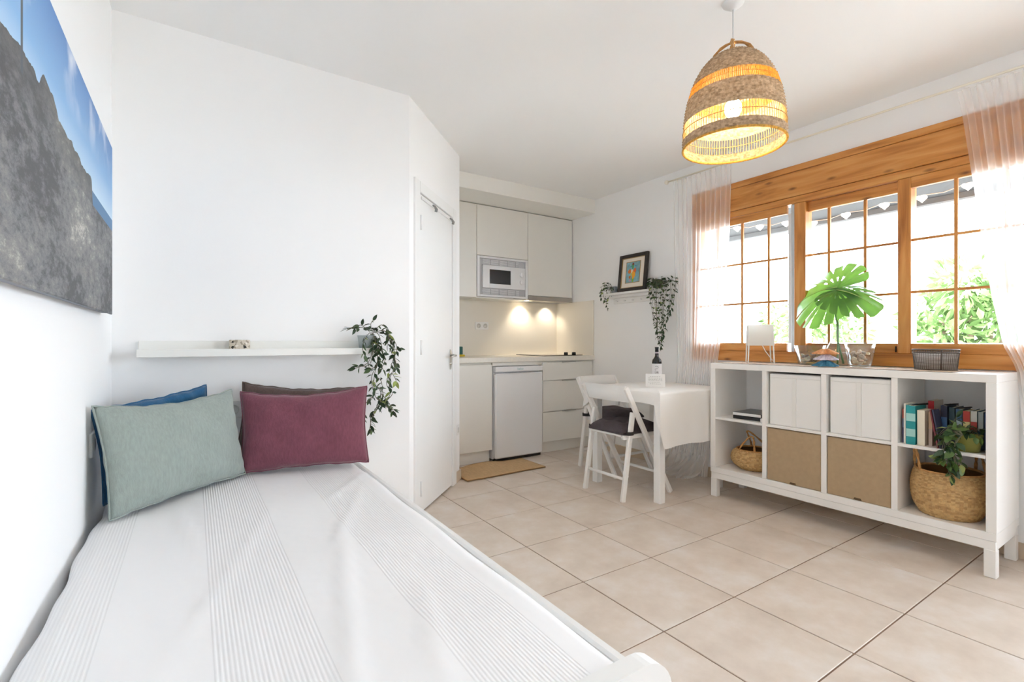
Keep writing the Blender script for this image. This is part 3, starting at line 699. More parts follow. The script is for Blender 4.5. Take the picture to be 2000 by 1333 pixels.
# over-door hook rail
hr = thing('hook_rail', 'white over-door rail with two grey hooks on the door top', 'hook rail', RW @ Vector((.45, 0, 2.0)))
MB().box(D0+.03, D1-.01, -.012, -.005, 1.982, 2.0, .002, M=RW).build('rail', WPLASTIC, hr)
for x in (.352, .702):
    mb = MB(); mb.tube([RW @ Vector(p) for p in ((x, -.012, 1.995), (x, -.028, 1.985), (x, -.038, 1.965), (x, -.034, 1.95))], [.006, .007, .011, .010], 8); mb.build('hook', M_('hook_grey', (.28, .28, .27), .4, metal=.5), hr)
# ================================================================== KITCHEN
KX0 = A1[0]; FY = 3.742
def cab(name, label, x0, x1, y0, z0, z1, kick=True):
    t = thing(name, label, 'cabinet', ((x0+x1)/2, y0, z0 if not kick else 0)); return t
c = thing('base_cabinet', 'plain cream base cabinet with one door, left of the small fridge', 'cabinet', (2.0, 4.0, 0))
MB().box(KX0+.002, 2.246, FY+.02, YK-.002, .11, .898, .001).build('carcass', CREAM, c)
MB().box(KX0+.014, 2.244, FY, FY+.019, .115, .880, .002).build('door', CREAM, c)
MB().box(KX0+.014, 2.246, FY+.055, FY+.075, .001, .112, .001).build('kick_board', CREAM, c)
c = thing('drawer_unit', 'cream kitchen drawer unit with three drawers under the hob', 'cabinet', (3.13, 4.0, 0))
MB().box(2.806, XR-.004, FY+.02, YK-.002, .11, .898, .001).build('carcass', CREAM, c)
MB().box(2.806, XR-.014, FY+.055, FY+.075, .001, .112, .001).build('kick_board', CREAM, c)
for z0, z1 in ((.115, .400), (.409, .702), (.711, .885)):
    d = MB().box(2.810, XR-.03, FY, FY+.019, z0, z1, .002).build('drawer', CREAM, c)
    MB().box(3.05, 3.22, FY-.014, FY+.004, z1-.002, z1+.004, .001).build('handle', STEEL, d)
fr = thing('small_fridge', 'white under-counter fridge between the cream cabinets', 'fridge', (2.53, 4.0, 0))
MB().box(2.262, 2.790, 3.765, 4.33, .02, .862, .004).build('fridge_body', APPL, fr)
fd = MB().box(2.262, 2.790, 3.712, 3.758, .03, .800, .01).build('fridge_door', APPL, fr)
MB().prism([(2.40, .800), (2.65, .800), (2.60, .788), (2.45, .788)], 'y', 3.708, 3.714).build('grip', M_('grip_white', (.7, .7, .71), .4), fd)
MB().box(2.262, 2.790, 3.712, 3.764, .812, .860, .006).build('control_panel', APPL, fr)
for x in (2.29, 2.76):
    for y in (3.79, 4.30): MB().lathe([(.0, .001), (.014, .001), (.014, .03), (0, .03)], 10, (x, y, 0)).build('foot', BLACK, fr)
MB().box(2.27, 2.78, 3.735, 3.76, .004, .028, .002).build('plinth', DARK, fr)
def text(body, size, mat, parent, M, name='lettering', ext=.0003):
    cu = bpy.data.curves.new(name, 'FONT'); cu.body = body; cu.size = size; cu.extrude = ext; cu.align_x = 'CENTER'; cu.align_y = 'CENTER'
    tmp = bpy.data.objects.new(name, cu); COL.objects.link(tmp); dg = bpy.context.evaluated_depsgraph_get()
    me = bpy.data.meshes.new_from_object(tmp.evaluated_get(dg)); bpy.data.objects.remove(tmp); me.transform(M)
    return obj(name, me, mat, parent)
def face_y(x, y, z): return Matrix.Translation((x, y, z)) @ Matrix.Rotation(PI/2, 4, 'X')     # readable from -y
def face_x(x, y, z): return Matrix.Translation((x, y, z)) @ Matrix.Rotation(-PI/2, 4, 'Z') @ Matrix.Rotation(PI/2, 4, 'X')   # readable from -x
MB().box(2.25, 2.802, 3.748, 3.762, .866, .899, .001).build('filler_strip', CREAM, fr)
text('beko', .034, M_('logo_teal', '#8fb0b3', .4), fr, face_y(2.53, 3.7115, .836))
wt = tag(MB().box(KX0+.002, XR-.001, 3.72, YK-.001, .900, .945, .003).build('worktop', CREAMW), 'cream laminate kitchen worktop running wall to wall', 'worktop')
bs = struct(MB().box(KX0+.002, XR-.002, YK-.012, YK, .945, 1.515, .001).build('trim_2', SPLASH))
struct(MB().box(XR-.012, XR, 3.735, YK-.012, .945, 1.515, .001).build('trim_3', SPLASH))
UY = 4.07
c = thing('wall_cabinet', 'narrow cream wall cabinet with one door at the left of the kitchen', 'cabinet', (2.0, 4.2, 1.51))
MB().box(KX0+.002, 2.266, UY+.02, YK-.013, 1.512, 2.412, .001).build('carcass', CREAM, c)
MB().box(KX0+.004, 2.266, UY, UY+.019, 1.512, 2.405, .002).build('door', CREAM, c)
c = thing('wall_cabinet', 'cream wall cabinet above and around the white microwave', 'cabinet', (2.57, 4.2, 1.51))
MB().box(2.269, 2.866, UY+.02, YK-.013, 1.918, 2.412, .001).build('carcass', CREAM, c)
MB().box(2.270, 2.865, UY, UY+.019, 1.922, 2.405, .002).build('door', CREAM, c)
MB().box(2.269, 2.866, UY+.02, YK-.013, 1.508, 1.522, .001).build('bottom_board', CREAM, c)
c = thing('wall_cabinet', 'tall cream wall cabinet with one door over the cooker hood', 'cabinet', (3.17, 4.2, 1.56))
MB().box(2.869, XR-.013, UY+.02, YK-.013, 1.56, 2.412, .001).build('carcass', CREAM, c)
MB().box(2.869, XR-.014, UY, UY+.019, 1.562, 2.405, .002).build('door', CREAM, c)
# microwave
mw = thing('microwave', 'white built-in microwave with dark glass and two round dials', 'microwave', (2.57, 4.2, 1.523))
MW = M_('microwave_white', (.80, .80, .82), .35)
mb = MB()
x0, x1, z0, z1 = 2.272, 2.864, 1.524, 1.915
for a in ((x0, x0+.028, z0, z1), (x1-.028, x1, z0, z1), (x0+.028, x1-.028, z0, z0+.02), (x0+.028, x1-.028, z1-.02, z1)): mb.box(a[0], a[1], UY-.004, UY+.02, a[2], a[3], .002)
mb.build('trim_frame', MW, mw)
MB().box(x0+.03, x1-.03, UY+.014, UY+.2, z0+.021, z1-.021, .002).build('housing', M_('microwave_grey', (.52, .52, .54), .5), mw)
for zc in (z0+.052, z1-.052):
    for g in range(5):
        xa = x0+.060+g*.097; wv = .088 if g < 4 else .04
        for s_ in range(5): MB().box(xa, xa+wv, UY+.004, UY+.016, zc-.024+s_*.0105, zc-.0185+s_*.0105, .001, ).build('vent_slat', MW, mw)
fx0, fx1, fz0, fz1 = x0+.058, x1-.040, z0+.086, z1-.086
mb = MB()
wx0, wx1, wz0, wz1 = fx0+.075, fx0+.32, fz0+.042, fz1-.038
for a in ((fx0, wx0, fz0, fz1), (wx1, fx1, fz0, fz1), (wx0, wx1, fz0, wz0), (wx0, wx1, wz1, fz1)): mb.box(a[0], a[1], UY-.012, UY+.013, a[2], a[3], .001)
mb.build('front_panel', APPL, mw)
MB().box(wx0, wx1, UY-.008, UY+.008, wz0, wz1, .001).build('door_window', M_('dark_glass', (.02, .02, .022), .12), mw)
for z in (fz1-.07, fz0+.075):
    mb = MB(); n = 20
    ring = lambda r, y, zc=z: [(fx1-.045+r*math.cos(2*PI*k/n), y, zc+r*math.sin(2*PI*k/n)) for k in range(n+1)]
    mb.grid([ring(.024, UY-.012), ring(.023, UY-.026), ring(.020, UY-.028), ring(.0005, UY-.028)]); mb.box(fx1-.048, fx1-.042, UY-.032, UY-.027, z-.02, z+.02, .001); mb.build('dial', MW, mw)
# hood
hd = thing('cooker_hood', 'slim grey steel cooker hood with two warm lamps', 'hood', (3.17, 4.2, 1.515))
MB().box(2.87, XR-.014, UY+.005, YK-.014, 1.524, 1.558, .002).build('hood_body', M_('hood_grey', (.62, .61, .58), .4), hd)
MB().box(2.87, XR-.014, UY-.004, UY+.012, 1.512, 1.556, .002).build('front_strip', M_('hood_steel', (.45, .42, .38), .4, metal=.7), hd)
MB().box(3.0, 3.34, UY+.06, YK-.08, 1.517, 1.5235, .001).build('filter', M_('hood_filter', (.4, .39, .36), .5, metal=.4), hd)
HL = emit_mat('halogen', '#ffe6bd', 5.0)
for x in (2.955, 3.30):
    mb = MB(); mb.lathe([(.0, 1.5205), (.030, 1.5205), (.030, 1.5235)], 18, (x, 4.235, 0)); mb.build('lamp', HL, hd)
    ld = bpy.data.lights.new('hood_lamp', 'SPOT'); ld.energy = 1.3; ld.color = (1, .86, .66); ld.spot_size = 1.9; ld.spot_blend = .8; ld.shadow_soft_size = .02
    lo = bpy.data.objects.new('hood_lamp', ld); COL.objects.link(lo); lo.location = (x, 4.26, 1.515); lo.rotation_euler = (math.radians(12), 0, 0)
# hob
hb = thing('ceramic_hob', 'black glass hob with two knobs set into the worktop', 'hob', (3.15, 4.0, .945))
MB().box(2.86, 3.36, 3.79, 4.28, .9455, .952, .002).build('glass_plate', M_('hob_glass', (.02, .02, .02), .1), hb)
for x in (3.17, 3.275): MB().lathe([(0, .952), (.021, .952), (.020, .976), (.017, .979), (0, .979)], 18, (x, 3.83, 0)).build('knob', BLACK, hb)
# sponges
for i, (col, lab, x, y, z, w_, h_) in enumerate((('#3f6a64', 'dark green scouring sponge standing on the yellow one', 2.10, 4.12, .965, .055, .075), ('#c9b13c', 'yellow sponge lying on the worktop beside the slanted wall', 2.085, 4.11, .9455, .12, .0185), ('#5b5450', 'brown scouring pad leaning beside the green sponge', 2.05, 4.13, .965, .035, .07))):
    o = tag(MB().box(x-w_/2, x+w_/2, y-.035, y+.035, z, z+h_, .004).build('sponge', M_('sponge_%d' % i, col, .95, var=.2, vscale=120, bump=.6, bscale=150)), lab, 'sponge', 'sponges on the worktop')
# rug
def rugmat():
    m = M_('jute_rug', '#c6a67c', .9, var=.10, vscale=90, bump=.6, bscale=240, stretch=(1, .2, 1)); return m
mb = MB(); G = []
for i in range(25):
    x = 1.775+(2.535-1.775)*i/24; row = []
    for j in range(15):
        y = 3.335+(3.705-3.335)*j/14+.008*math.sin(6*x)
        if x < 1.9: y = 3.335+(3.705-3.335)*j/14+.02*(1.9-x)*3*(j/14-.5)
        z = .007+.014*max(0, math.sin((x-1.9)*7))*(j/14)**4+.004*math.sin(9*x+2)*((j/14)**2)
        row.append((x, y, z))
    G.append(row)
mb.grid(G); me = mb.mesh('kitchen_rug'); rug = obj('kitchen_rug', me, rugmat()); tag(rug, 'small tan jute rug on the tiles in front of the kitchen', 'rug')
sm = rug.modifiers.new('solid', 'SOLIDIFY'); sm.thickness = .006
edge = [G[i][0] for i in range(25)]+[G[-1][j] for j in range(15)]+[G[i][-1] for i in range(24, -1, -1)]+[G[0][j] for j in range(14, -1, -1)]
MB().tube([(x, y, z) for x, y, z in edge], .005, 6, closed=True).build('binding', M_('rug_binding', '#8d6b45', .9), rug)
# ================================================================== TABLE, CLOTH, CHAIRS
TX0, TX1, TY0, TY1, TZ = 2.565, 3.335, 2.135, 2.85, .745
tb = thing('dining_table', 'small square white dining table under the tablecloth by the window', 'table', (2.95, 2.5, 0))
MB().box(TX0+.005, TX1, TY0+.005, TY1-.005, TZ-.028, TZ-.003, .004).build('tabletop', WHITE, tb)
MB().box(TX0+.05, TX1-.03, TY0+.05, TY1-.05, TZ-.09, TZ-.029, .002).build('apron', WHITE, tb)
for x in (TX0+.035, TX1-.085):
    for y in (TY0+.03, TY1-.085): MB().box(x, x+.055, y, y+.055, 0, TZ-.03, .003).build('leg', WHITE, tb)
def hang(px_, py_):
    """hem height along the cloth edge"""
    if py_ <= TY0+.001: return .385+.004*math.sin(14*px_)
    if px_ <= TX0+.001: return .668+.006*math.sin(20*py_)
    return .64+.01*math.sin(18*px_)
per = []; R = .012
def seg(p, q, n): return [(p[0]+(q[0]-p[0])*k/n, p[1]+(q[1]-p[1])*k/n) for k in range(n)]
cs = [(TX0, TY0), (TX1, TY0), (TX1, TY1), (TX0, TY1)]
for a, b in zip(cs, cs[1:]+cs[:1]): per += seg(a, b, 48)
G = []
NP = len(per); cx, cy = (TX0+TX1)/2, (TY0+TY1)/2
hh = []
for k, (x, y) in enumerate(per): hh.append(hang(x, y))
def corner_drop(x, y):
    d = 0
    for (qx, qy, drop, wd) in ((TX0, TY1, .085, .09), (TX1, TY1, .08, .09), (TX0, TY0, .0, .05)):
        r = math.hypot(x-qx, y-qy); d += drop*max(0, 1-r/wd)
    return d
hs = [sum(hh[(k+i) % NP] for i in range(-1, 2))/3-corner_drop(*per[k]) for k in range(NP)]
for k, (x, y) in enumerate(per+per[:1]):
    k = k % NP; nx_, ny_ = (x-cx), (y-cy); l = math.hypot(nx_, ny_)
    ox = (-1 if x <= TX0+1e-6 else 1 if x >= TX1-1e-6 else 0); oy = (-1 if y <= TY0+1e-6 else 1 if y >= TY1-1e-6 else 0)
    row = [(cx+(x-cx)*.0, cy+(y-cy)*.0, TZ+.001), (cx+(x-cx)*.5, cy+(y-cy)*.5, TZ+.001+.001*math.sin(9*x)), (cx+(x-cx)*.985, cy+(y-cy)*.985, TZ+.001), (x, y, TZ-.002), (x+ox*.005, y+oy*.005, TZ-.012)]
    H_ = TZ-.012-hs[k]
    for t in (.15, .3, .5, .7, .85, 1.0):
        rp = .004*t*math.sin(k*2*PI/24+.6)+.003*t*math.sin(k*2*PI/11)
        fl_ = .006+.012*t+rp*(H_/.36)*1.2
        row.append((x+ox*fl_, y+oy*fl_, TZ-.012-H_*t))
    G.append(row)
mb = MB(); mb.grid(G); ct = mb.build('tablecloth', CLOTH); tag(ct, 'white cloth draped over the small dining table', 'tablecloth')
# folding chair, local frame: faces +x
def make_chair():
    t = thing('folding_chair', '', 'chair', (0, 0, 0), 'white folding chairs at the table')
    W_ = M_('chair_white', (.83, .82, .80), .4)
    def bar(p, q, w_, d_):
        p, q = Vector(p), Vector(q); z = (q-p); L = z.length; z.normalize(); y = Vector((0, 1, 0)); x = y.cross(z).normalized(); y = z.cross(x)
        Mx = Matrix((x, y, z)).transposed().to_4x4(); Mx = Matrix.Translation(p) @ Mx
        return MB().box(-d_/2, d_/2, -w_/2, w_/2, 0, L, .004, M=Mx)
    for s_ in (-1, 1):
        bar((.236, s_*.212, .0), (-.222, s_*.212, .775), .024, .036).build('back_post', W_, t)
        bar((-.224, s_*.187, .0), (-.128, s_*.187, .60), .024, .036).build('rear_leg', W_, t)
        MB().box(-.20, .17, s_*.187-s_*.024-.011, s_*.187-s_*.024+.011, .415, .445, .003).build('seat_rail', W_, t)
    for z, x in ((.15, -.20),): MB().tube([(x, -.18, z), (x, .18, z)], .011, 10).build('rung', W_, t)
    MB().tube([(.148, -.205, .148), (.148, .205, .148)], .011, 10).build('rung', W_, t)
    MB().tube([(-.10, -.2, .565), (-.10, -.199, .565)], .01, 8)
    for k in range(5): MB().box(-.20+k*.076, -.20+k*.076+.066, -.15, .15, .432, .447, .003).build('seat_slat', W_, t)
    G_ = []
    for i in range(13):
        y = -.2+.4*i/12; c_ = .018*(1-(y/.2)**2)
        row = []
        for (dx, z) in ((-.010, .672), (.008, .672), (-.040, .785), (-.058, .785)):
            row.append((-.163-c_+dx, y, z))
        G_.append(row+[row[0]])
    mb = MB(); mb.grid(G_); mb.add([G_[0][k] for k in range(4)], [(0, 1, 2, 3)]); mb.add([G_[-1][k] for k in range(4)], [(0, 1, 2, 3)])
    mb.build('backrest', W_, t)
    return t
c1 = make_chair(); c2 = copy_tree(c1)
c1.location = (2.65, 2.52, 0); c1['label'] = 'white folding chair nearest the bed, pulled up to the table front'
c2.location = (3.01, 2.996, 0); c2.rotation_euler = (0, 0, -PI/2); c2['label'] = 'white folding chair on the kitchen side of the table, partly hidden'
def make_pad():
    t = thing('seat_cushion', '', 'cushion', (0, 0, 0), 'dark seat pads on the folding chairs')
    PADM = M_('charcoal_cotton', '#4a4246', .9, var=.15, vscale=30, bump=.4, bscale=260)
    n = 26; mb = MB(); tops, bots = [], []
    for i in range(n+1):
        r1, r2 = [], []
        for j in range(n+1):
            u, v = -1+2*i/n, -1+2*j/n
            e = max(0, (1-abs(u)**5)*(1-abs(v)**5))**.4
            tuft = sum(math.exp(-((u-a)**2+(v-b)**2)/.02) for a in (-.4, .4) for b in (-.4, .4))
            z = e*(.074-.030*tuft)+.004*math.sin(6*u+1)*math.sin(7*v)
            x, y = -.012+u*.192, v*.172
            r1.append((x, y, .449+max(z, .012))); r2.append((x, y, .4485))
        tops.append(r1); bots.append(r2)
    mb.grid(tops); mb.grid(bots)
    rim = lambda A: [A[i][0] for i in range(n+1)]+[A[n][j] for j in range(1, n+1)]+[A[i][n] for i in range(n-1, -1, -1)]+[A[0][j] for j in range(n-1, -1, -1)]
    mb.grid([rim(tops), rim(bots)]); mb.build('pad', PADM, t)
    for s_ in (-1, 1):
        x = -.153; pts = [(x+.03*math.cos(a), s_*.187+.021*math.sin(a), .452) for a in np.linspace(0, 2*PI, 17)[:-1]]
        sb = MB(); G_ = [[(px_, py_, z) for z in (.447, .472)] for px_, py_, _ in pts]; sb.grid(G_, close_u=True); sb.build('strap', M_('strap_dark', '#3d3a3a', .9), t)
    return t
p1 = make_pad(); p2 = copy_tree(p1)
p1.location = c1.location; p1['label'] = 'dark charcoal tufted pad tied on the nearest folding chair'
p2.location = c2.location; p2.rotation_euler = c2.rotation_euler; p2['label'] = 'dark charcoal tufted pad tied on the kitchen-side folding chair'
# wine bottle and card
bt = thing('wine_bottle', 'dark wine bottle with white label standing on the tablecloth', 'bottle', (3.10, 2.612, .7465))
BT = M_('bottle_black', (.010, .010, .012), .12)
MB().lathe([(0, .001), (.036, .001), (.0375, .006), (.0375, .175), (.034, .195), (.020, .212), (.0145, .225), (.0135, .285), (.0155, .286), (.0155, .297), (0, .297)], 28, (3.10, 2.612, .7465)).build('bottle_glass', BT, bt)
lb = MB().lathe([(.0379, .055), (.0379, .165)], 32, (3.10, 2.612, .7465)).build('paper_label', M_('label_paper', (.85, .84, .86), .7), bt)
INK = M_('ink', (.05, .045, .06), .7)
def on_bottle(a, z, r=.0381): return Vector((3.10-r*math.cos(a+2.3-PI/2*0-.0), 2.612-r*math.sin(a+.0), .7465+z))
va = math.atan2(2.612, 3.10)   # direction from the camera
def bl(u, z): a = va+PI+u/.0381; return Vector((3.10+.0384*math.cos(a), 2.612+.0384*math.sin(a), .7465+z))
for st in ([(-.014, .118), (-.010, .128), (-.006, .118), (-.001, .132), (.004, .122), (.010, .136), (.014, .140)], [(-.012, .142), (-.004, .146), (.003, .143), (.012, .147)],
           [(-.013, .105), (-.013, .088), (-.008, .088)], [(-.005, .088), (-.002, .106), (.001, .088)], [(.004, .106), (.004, .088), (.007, .098), (.004, .104)], [(.010, .106), (.010, .088), (.014, .088)], [(.010, .098), (.013, .098)], [(-.010, .115), (-.010, .108)]):
    MB().tube([bl(u, z) for u, z in st], .0011, 4).build('lettering', INK, lb)
MB().lathe([(.0142, .245), (.0142, .258)], 20, (3.10, 2.612, .7465)).build('neck_band', M_('neck_label', (.55, .5, .55), .6), bt)
cd = thing('info_card', 'small white folded info card in front of the wine bottle', 'card', P(1280, 757, Z=.747))
q = P(1280, 757, Z=.7475); dirc = Vector((q.x, q.y, 0)).normalized(); rt = Vector((dirc.y, -dirc.x, 0)); q -= Vector((0, 0, 0))
def cdp(u, v, d): return q+rt*u+Vector((0, 0, 1))*v+dirc*d
mb = MB(); Hc = .098
mb.add([cdp(-.07, 0, 0), cdp(.07, 0, 0), cdp(.07, Hc, .03), cdp(-.07, Hc, .03), cdp(-.07, 0, .0016), cdp(.07, 0, .0016), cdp(.07, Hc-.001, .0316), cdp(-.07, Hc-.001, .0316)], [(0, 1, 2, 3), (7, 6, 5, 4), (0, 4, 5, 1), (1, 5, 6, 2), (2, 6, 7, 3), (3, 7, 4, 0)])
mb.add([cdp(-.07, 0, .06), cdp(.07, 0, .06), cdp(.07, Hc, .03), cdp(-.07, Hc, .03), cdp(-.07, 0, .0584), cdp(.07, 0, .0584), cdp(.07, Hc-.001, .0284), cdp(-.07, Hc-.001, .0284)], [(0, 1, 2, 3), (7, 6, 5, 4), (0, 4, 5, 1), (1, 5, 6, 2), (2, 6, 7, 3), (3, 7, 4, 0)])
mb.build('folded_card', M_('card_white', (.85, .85, .84), .7), cd)
TXT = M_('grey_print', (.35, .35, .35), .8)
rn = random.Random(5)
for i, (v, u0, u1) in enumerate(((.078, -.04, .035), (.066, -.05, .05), (.056, -.05, .048), (.046, -.05, .05), (.036, -.05, .03), (.024, -.04, .04))):
    x = u0; mb = MB()
    while x < u1:
        l = rn.uniform(.006, .014); d = .03*v/Hc-.0006; d2 = .03*(v+.0025)/Hc-.0006
        mb.add([cdp(x, v, d), cdp(min(x+l, u1), v, d), cdp(min(x+l, u1), v+.0022, d2), cdp(x, v+.0022, d2)], [(0, 1, 2, 3)]); x += l+.004
    mb.build('lettering', TXT, cd)
sh = P(1184, 750, Z=.747)
# ================================================================== SIDEBOARD
SX0, SX1, SY0, SY1, SZ0, SZ1 = 3.06, 3.445, .637, 2.103, .170, .936
SBW = M_('sideboard_white', (.83, .82, .80), .4)
sb = thing('cube_shelf', 'long low white cube shelf unit on legs under the window', 'shelf unit', (3.25, 1.37, 0))
MB().box(SX0, SX1, SY0, SY1, SZ1-.038, SZ1, .002).build('top_board', SBW, sb)
MB().box(SX0, SX1, SY0, SY1, SZ0, SZ0+.038, .002).build('bottom_board', SBW, sb)
for y in (SY0, SY1-.038): MB().box(SX0, SX1, y, y+.038, SZ0+.038, SZ1-.038, .002).build('side_board', SBW, sb)
DV = [1.7175, 1.366, 1.025]; dt = .014
for y in DV: MB().box(SX0+.003, SX1, y-dt, y+dt, SZ0+.038, SZ1-.038, .001).build('divider', SBW, sb)
MZ = .560
ce_ = [SY0+.038]+[v for y in reversed(DV) for v in (y-dt, y+dt)]+[SY1-.038]
cells = [(ce_[i], ce_[i+1]) for i in range(0, 8, 2)]        # from the near end to the far end
for a, b in cells: MB().box(SX0+.003, SX1, a, b, MZ-.016, MZ, .001).build('shelf', SBW, sb)
MB().box(SX0+.004, SX0+.03, SY0+.004, SY1-.004, .128, SZ0, .002).build('apron', SBW, sb); MB().box(SX1-.03, SX1-.004, SY0+.004, SY1-.004, .128, SZ0, .002).build('apron', SBW, sb)
for y in (SY0+.004, SY1-.030): MB().box(SX0+.03, SX1-.03, y, y+.026, .128, SZ0, .002).build('apron', SBW, sb)
for x in (SX0+.002, SX1-.046):
    for y in (SY0+.002, SY1-.046): MB().box(x, x+.044, y, y+.044, 0, .129, .003).build('leg', SBW, sb)
# white fabric boxes (upper middle cells) and kraft fronts (lower middle cells)
FAB = M_('white_fabric', (.80, .80, .79), .9, bump=.2, bscale=300); FABT = M_('white_tape', (.76, .76, .74), .85)
for (a, b), lab in ((cells[2], 'white fabric storage box in the upper row, next to the media player'), (cells[1], 'white fabric storage box in the upper row, next to the books')):
    t = thing('storage_box', lab, 'storage box', (3.2, (a+b)/2, MZ), 'white fabric boxes in the cube shelf')
    y0, y1 = a+.008, b-.012
    MB().box(SX0+.022, SX1-.02, y0, y1, MZ+.001, SZ1-.052, .004).build('fabric_body', FAB, t)
    m_ = (y0+y1)/2
    MB().box(SX0+.0165, SX0+.023, m_-.012, m_+.012, MZ+.002, SZ1-.075, .001).build('pull_tape', FABT, t)
    MB().box(SX0+.018, SX0+.023, y0+.002, y1-.002, SZ1-.078, SZ1-.074, .001).build('hem', FABT, t)
KR = M_('kraft_board', '#ab9475', .85, var=.05, vscale=40)
for (a, b), lab in ((cells[2], 'tan kraft storage box in the lower row, next to the small basket'), (cells[1], 'tan kraft storage box in the lower row, next to the large basket')):
    t = thing('storage_box', lab, 'storage box', (3.2, (a+b)/2, SZ0+.038), 'tan boxes in the cube shelf')
    MB().box(SX0+.009, SX1-.02, a+.003, b-.003, SZ0+.0385, MZ-.022, .003).build('box_body', KR, t)
    m_ = (a+b)/2; MB().prism([(m_-.02, SZ0+.041), (m_+.02, SZ0+.041), (m_+.015, SZ0+.052), (m_-.015, SZ0+.052)], 'x', SX0+.0055, SX0+.0095).build('finger_pull', M_('pull_dark', '#5d4a33', .8), t)
# media player, far upper cell
dv = thing('media_player', 'slim black and silver media player on the upper far shelf', 'player', (3.2, 1.86, MZ))
Rz = Matrix.Translation((3.23, 1.862, MZ)) @ Matrix.Rotation(math.radians(4), 4, 'Z')
MB().box(-.12, .12, -.115, .105, .001, .024, .002, M=Rz).build('lower_case', BLACK, dv); MB().box(-.12, .12, -.115, .105, .0245, .046, .002, M=Rz).build('upper_case', M_('case_dark', (.06, .06, .06), .3), dv)
MB().box(-.1225, -.12, -.085, .105, .026, .044, .001, M=Rz).build('front_bezel', M_('silver_plastic', (.75, .75, .75), .3), dv)
tag(MB().box(3.075, 3.13, 1.735, 1.752, MZ+.0005, MZ+.028, .004).build('power_plug', WPLASTIC), 'small white plug lying beside the media player', 'plug')
# baskets with a raised weave
STRAWS = [STRAW, M_('seagrass_light', '#c8a571', .75, var=.15, vscale=60, bump=.5, bscale=160), M_('seagrass_dark', '#b28d5b', .75, var=.2, vscale=60, bump=.5, bscale=160)]
def basket(name, label, c, prof, rows, segs, handles, amp=.0022, lean=0):
    t = thing(name, label, 'basket', c)
    pts = []
    for i in range(rows*2+1):
        s_ = i/(rows*2)*(len(prof)-1); k = min(int(s_), len(prof)-2); f = s_-k; p0, p1, p2, p3 = prof[max(k-1, 0)], prof[k], prof[k+1], prof[min(k+2, len(prof)-1)]
        pts.append(tuple(.5*(2*p1[d]+(p2[d]-p0[d])*f+(2*p0[d]-5*p1[d]+4*p2[d]-p3[d])*f*f+(3*p1[d]-p0[d]-3*p2[d]+p3[d])*f**3) for d in (0, 1)))
    def disp(i, k):
        row = i//2; a = amp*(1 if i % 2 else -.6); return a*(1.0 if ((k+row*2)//2) % 2 else .15)
    wbd = MB().lathe(pts, segs*2, c, disp).build('woven_body', STRAW, t, recalc=False); mottle(wbd.data, STRAWS, segs*2, len(label))
    MB().lathe([(max(r-.007, .001), z+.004) for r, z in pts[::2]], 40, c).build('lining', M_('basket_inside', '#7c5a33', .9), t)
    MB().lathe([(0.0, .002), (prof[0][0], .002)], 40, c).build('base', STRAWD, t)
    r, z = prof[-1]
    MB().tube([(c[0]+(r-.003)*math.cos(a), c[1]+(r-.003)*math.sin(a), c[2]+z) for a in np.linspace(0, 2*PI, 48, endpoint=False)], .006, 8, closed=True).build('rim', STRAWD, t)
    for a, sp_, h_, inn, fold in handles:
        p = []
        for k in range(15):
            u = k/14; aa = a+(u-.5)*sp_; zz = z+h_*math.sin(PI*u)**.8; rr = r-inn*math.sin(PI*u)
            p.append((c[0]+rr*math.cos(aa)+fold[0]*math.sin(PI*u), c[1]+rr*math.sin(aa)+fold[1]*math.sin(PI*u), c[2]+zz))
        hm = MB()
        for ph in (0, PI):
            hm.tube([(x+.0035*math.cos(i*1.3+ph), y+.0035*math.sin(i*1.3+ph), zz) for i, (x, y, zz) in enumerate(p)], .0042, 6)
        hm.build('handle', STRAWD, t)
    return t
basket('seagrass_basket', 'small round seagrass basket with loop handles on the lower far shelf', (3.238, 1.887, SZ0+.0385), [(.085, 0), (.13, .035), (.146, .075), (.135, .115), (.110, .135)], 20, 60, [(PI*1.02, 1.0, .10, .02, (.02, -.02)), (PI*.05, 1.0, .115, .03, (-.05, .05))], .0032)
basket('seagrass_basket', 'large seagrass belly basket with handles on the lower near shelf', (3.215, .845, SZ0+.0385), [(.115, 0), (.142, .05), (.153, .115), (.152, .16), (.143, .205), (.136, .225)], 30, 62, [(PI*.66, .75, .105, .0, (0, 0)), (-PI*.30, .75, .105, .02, (0, .0))], .0034)
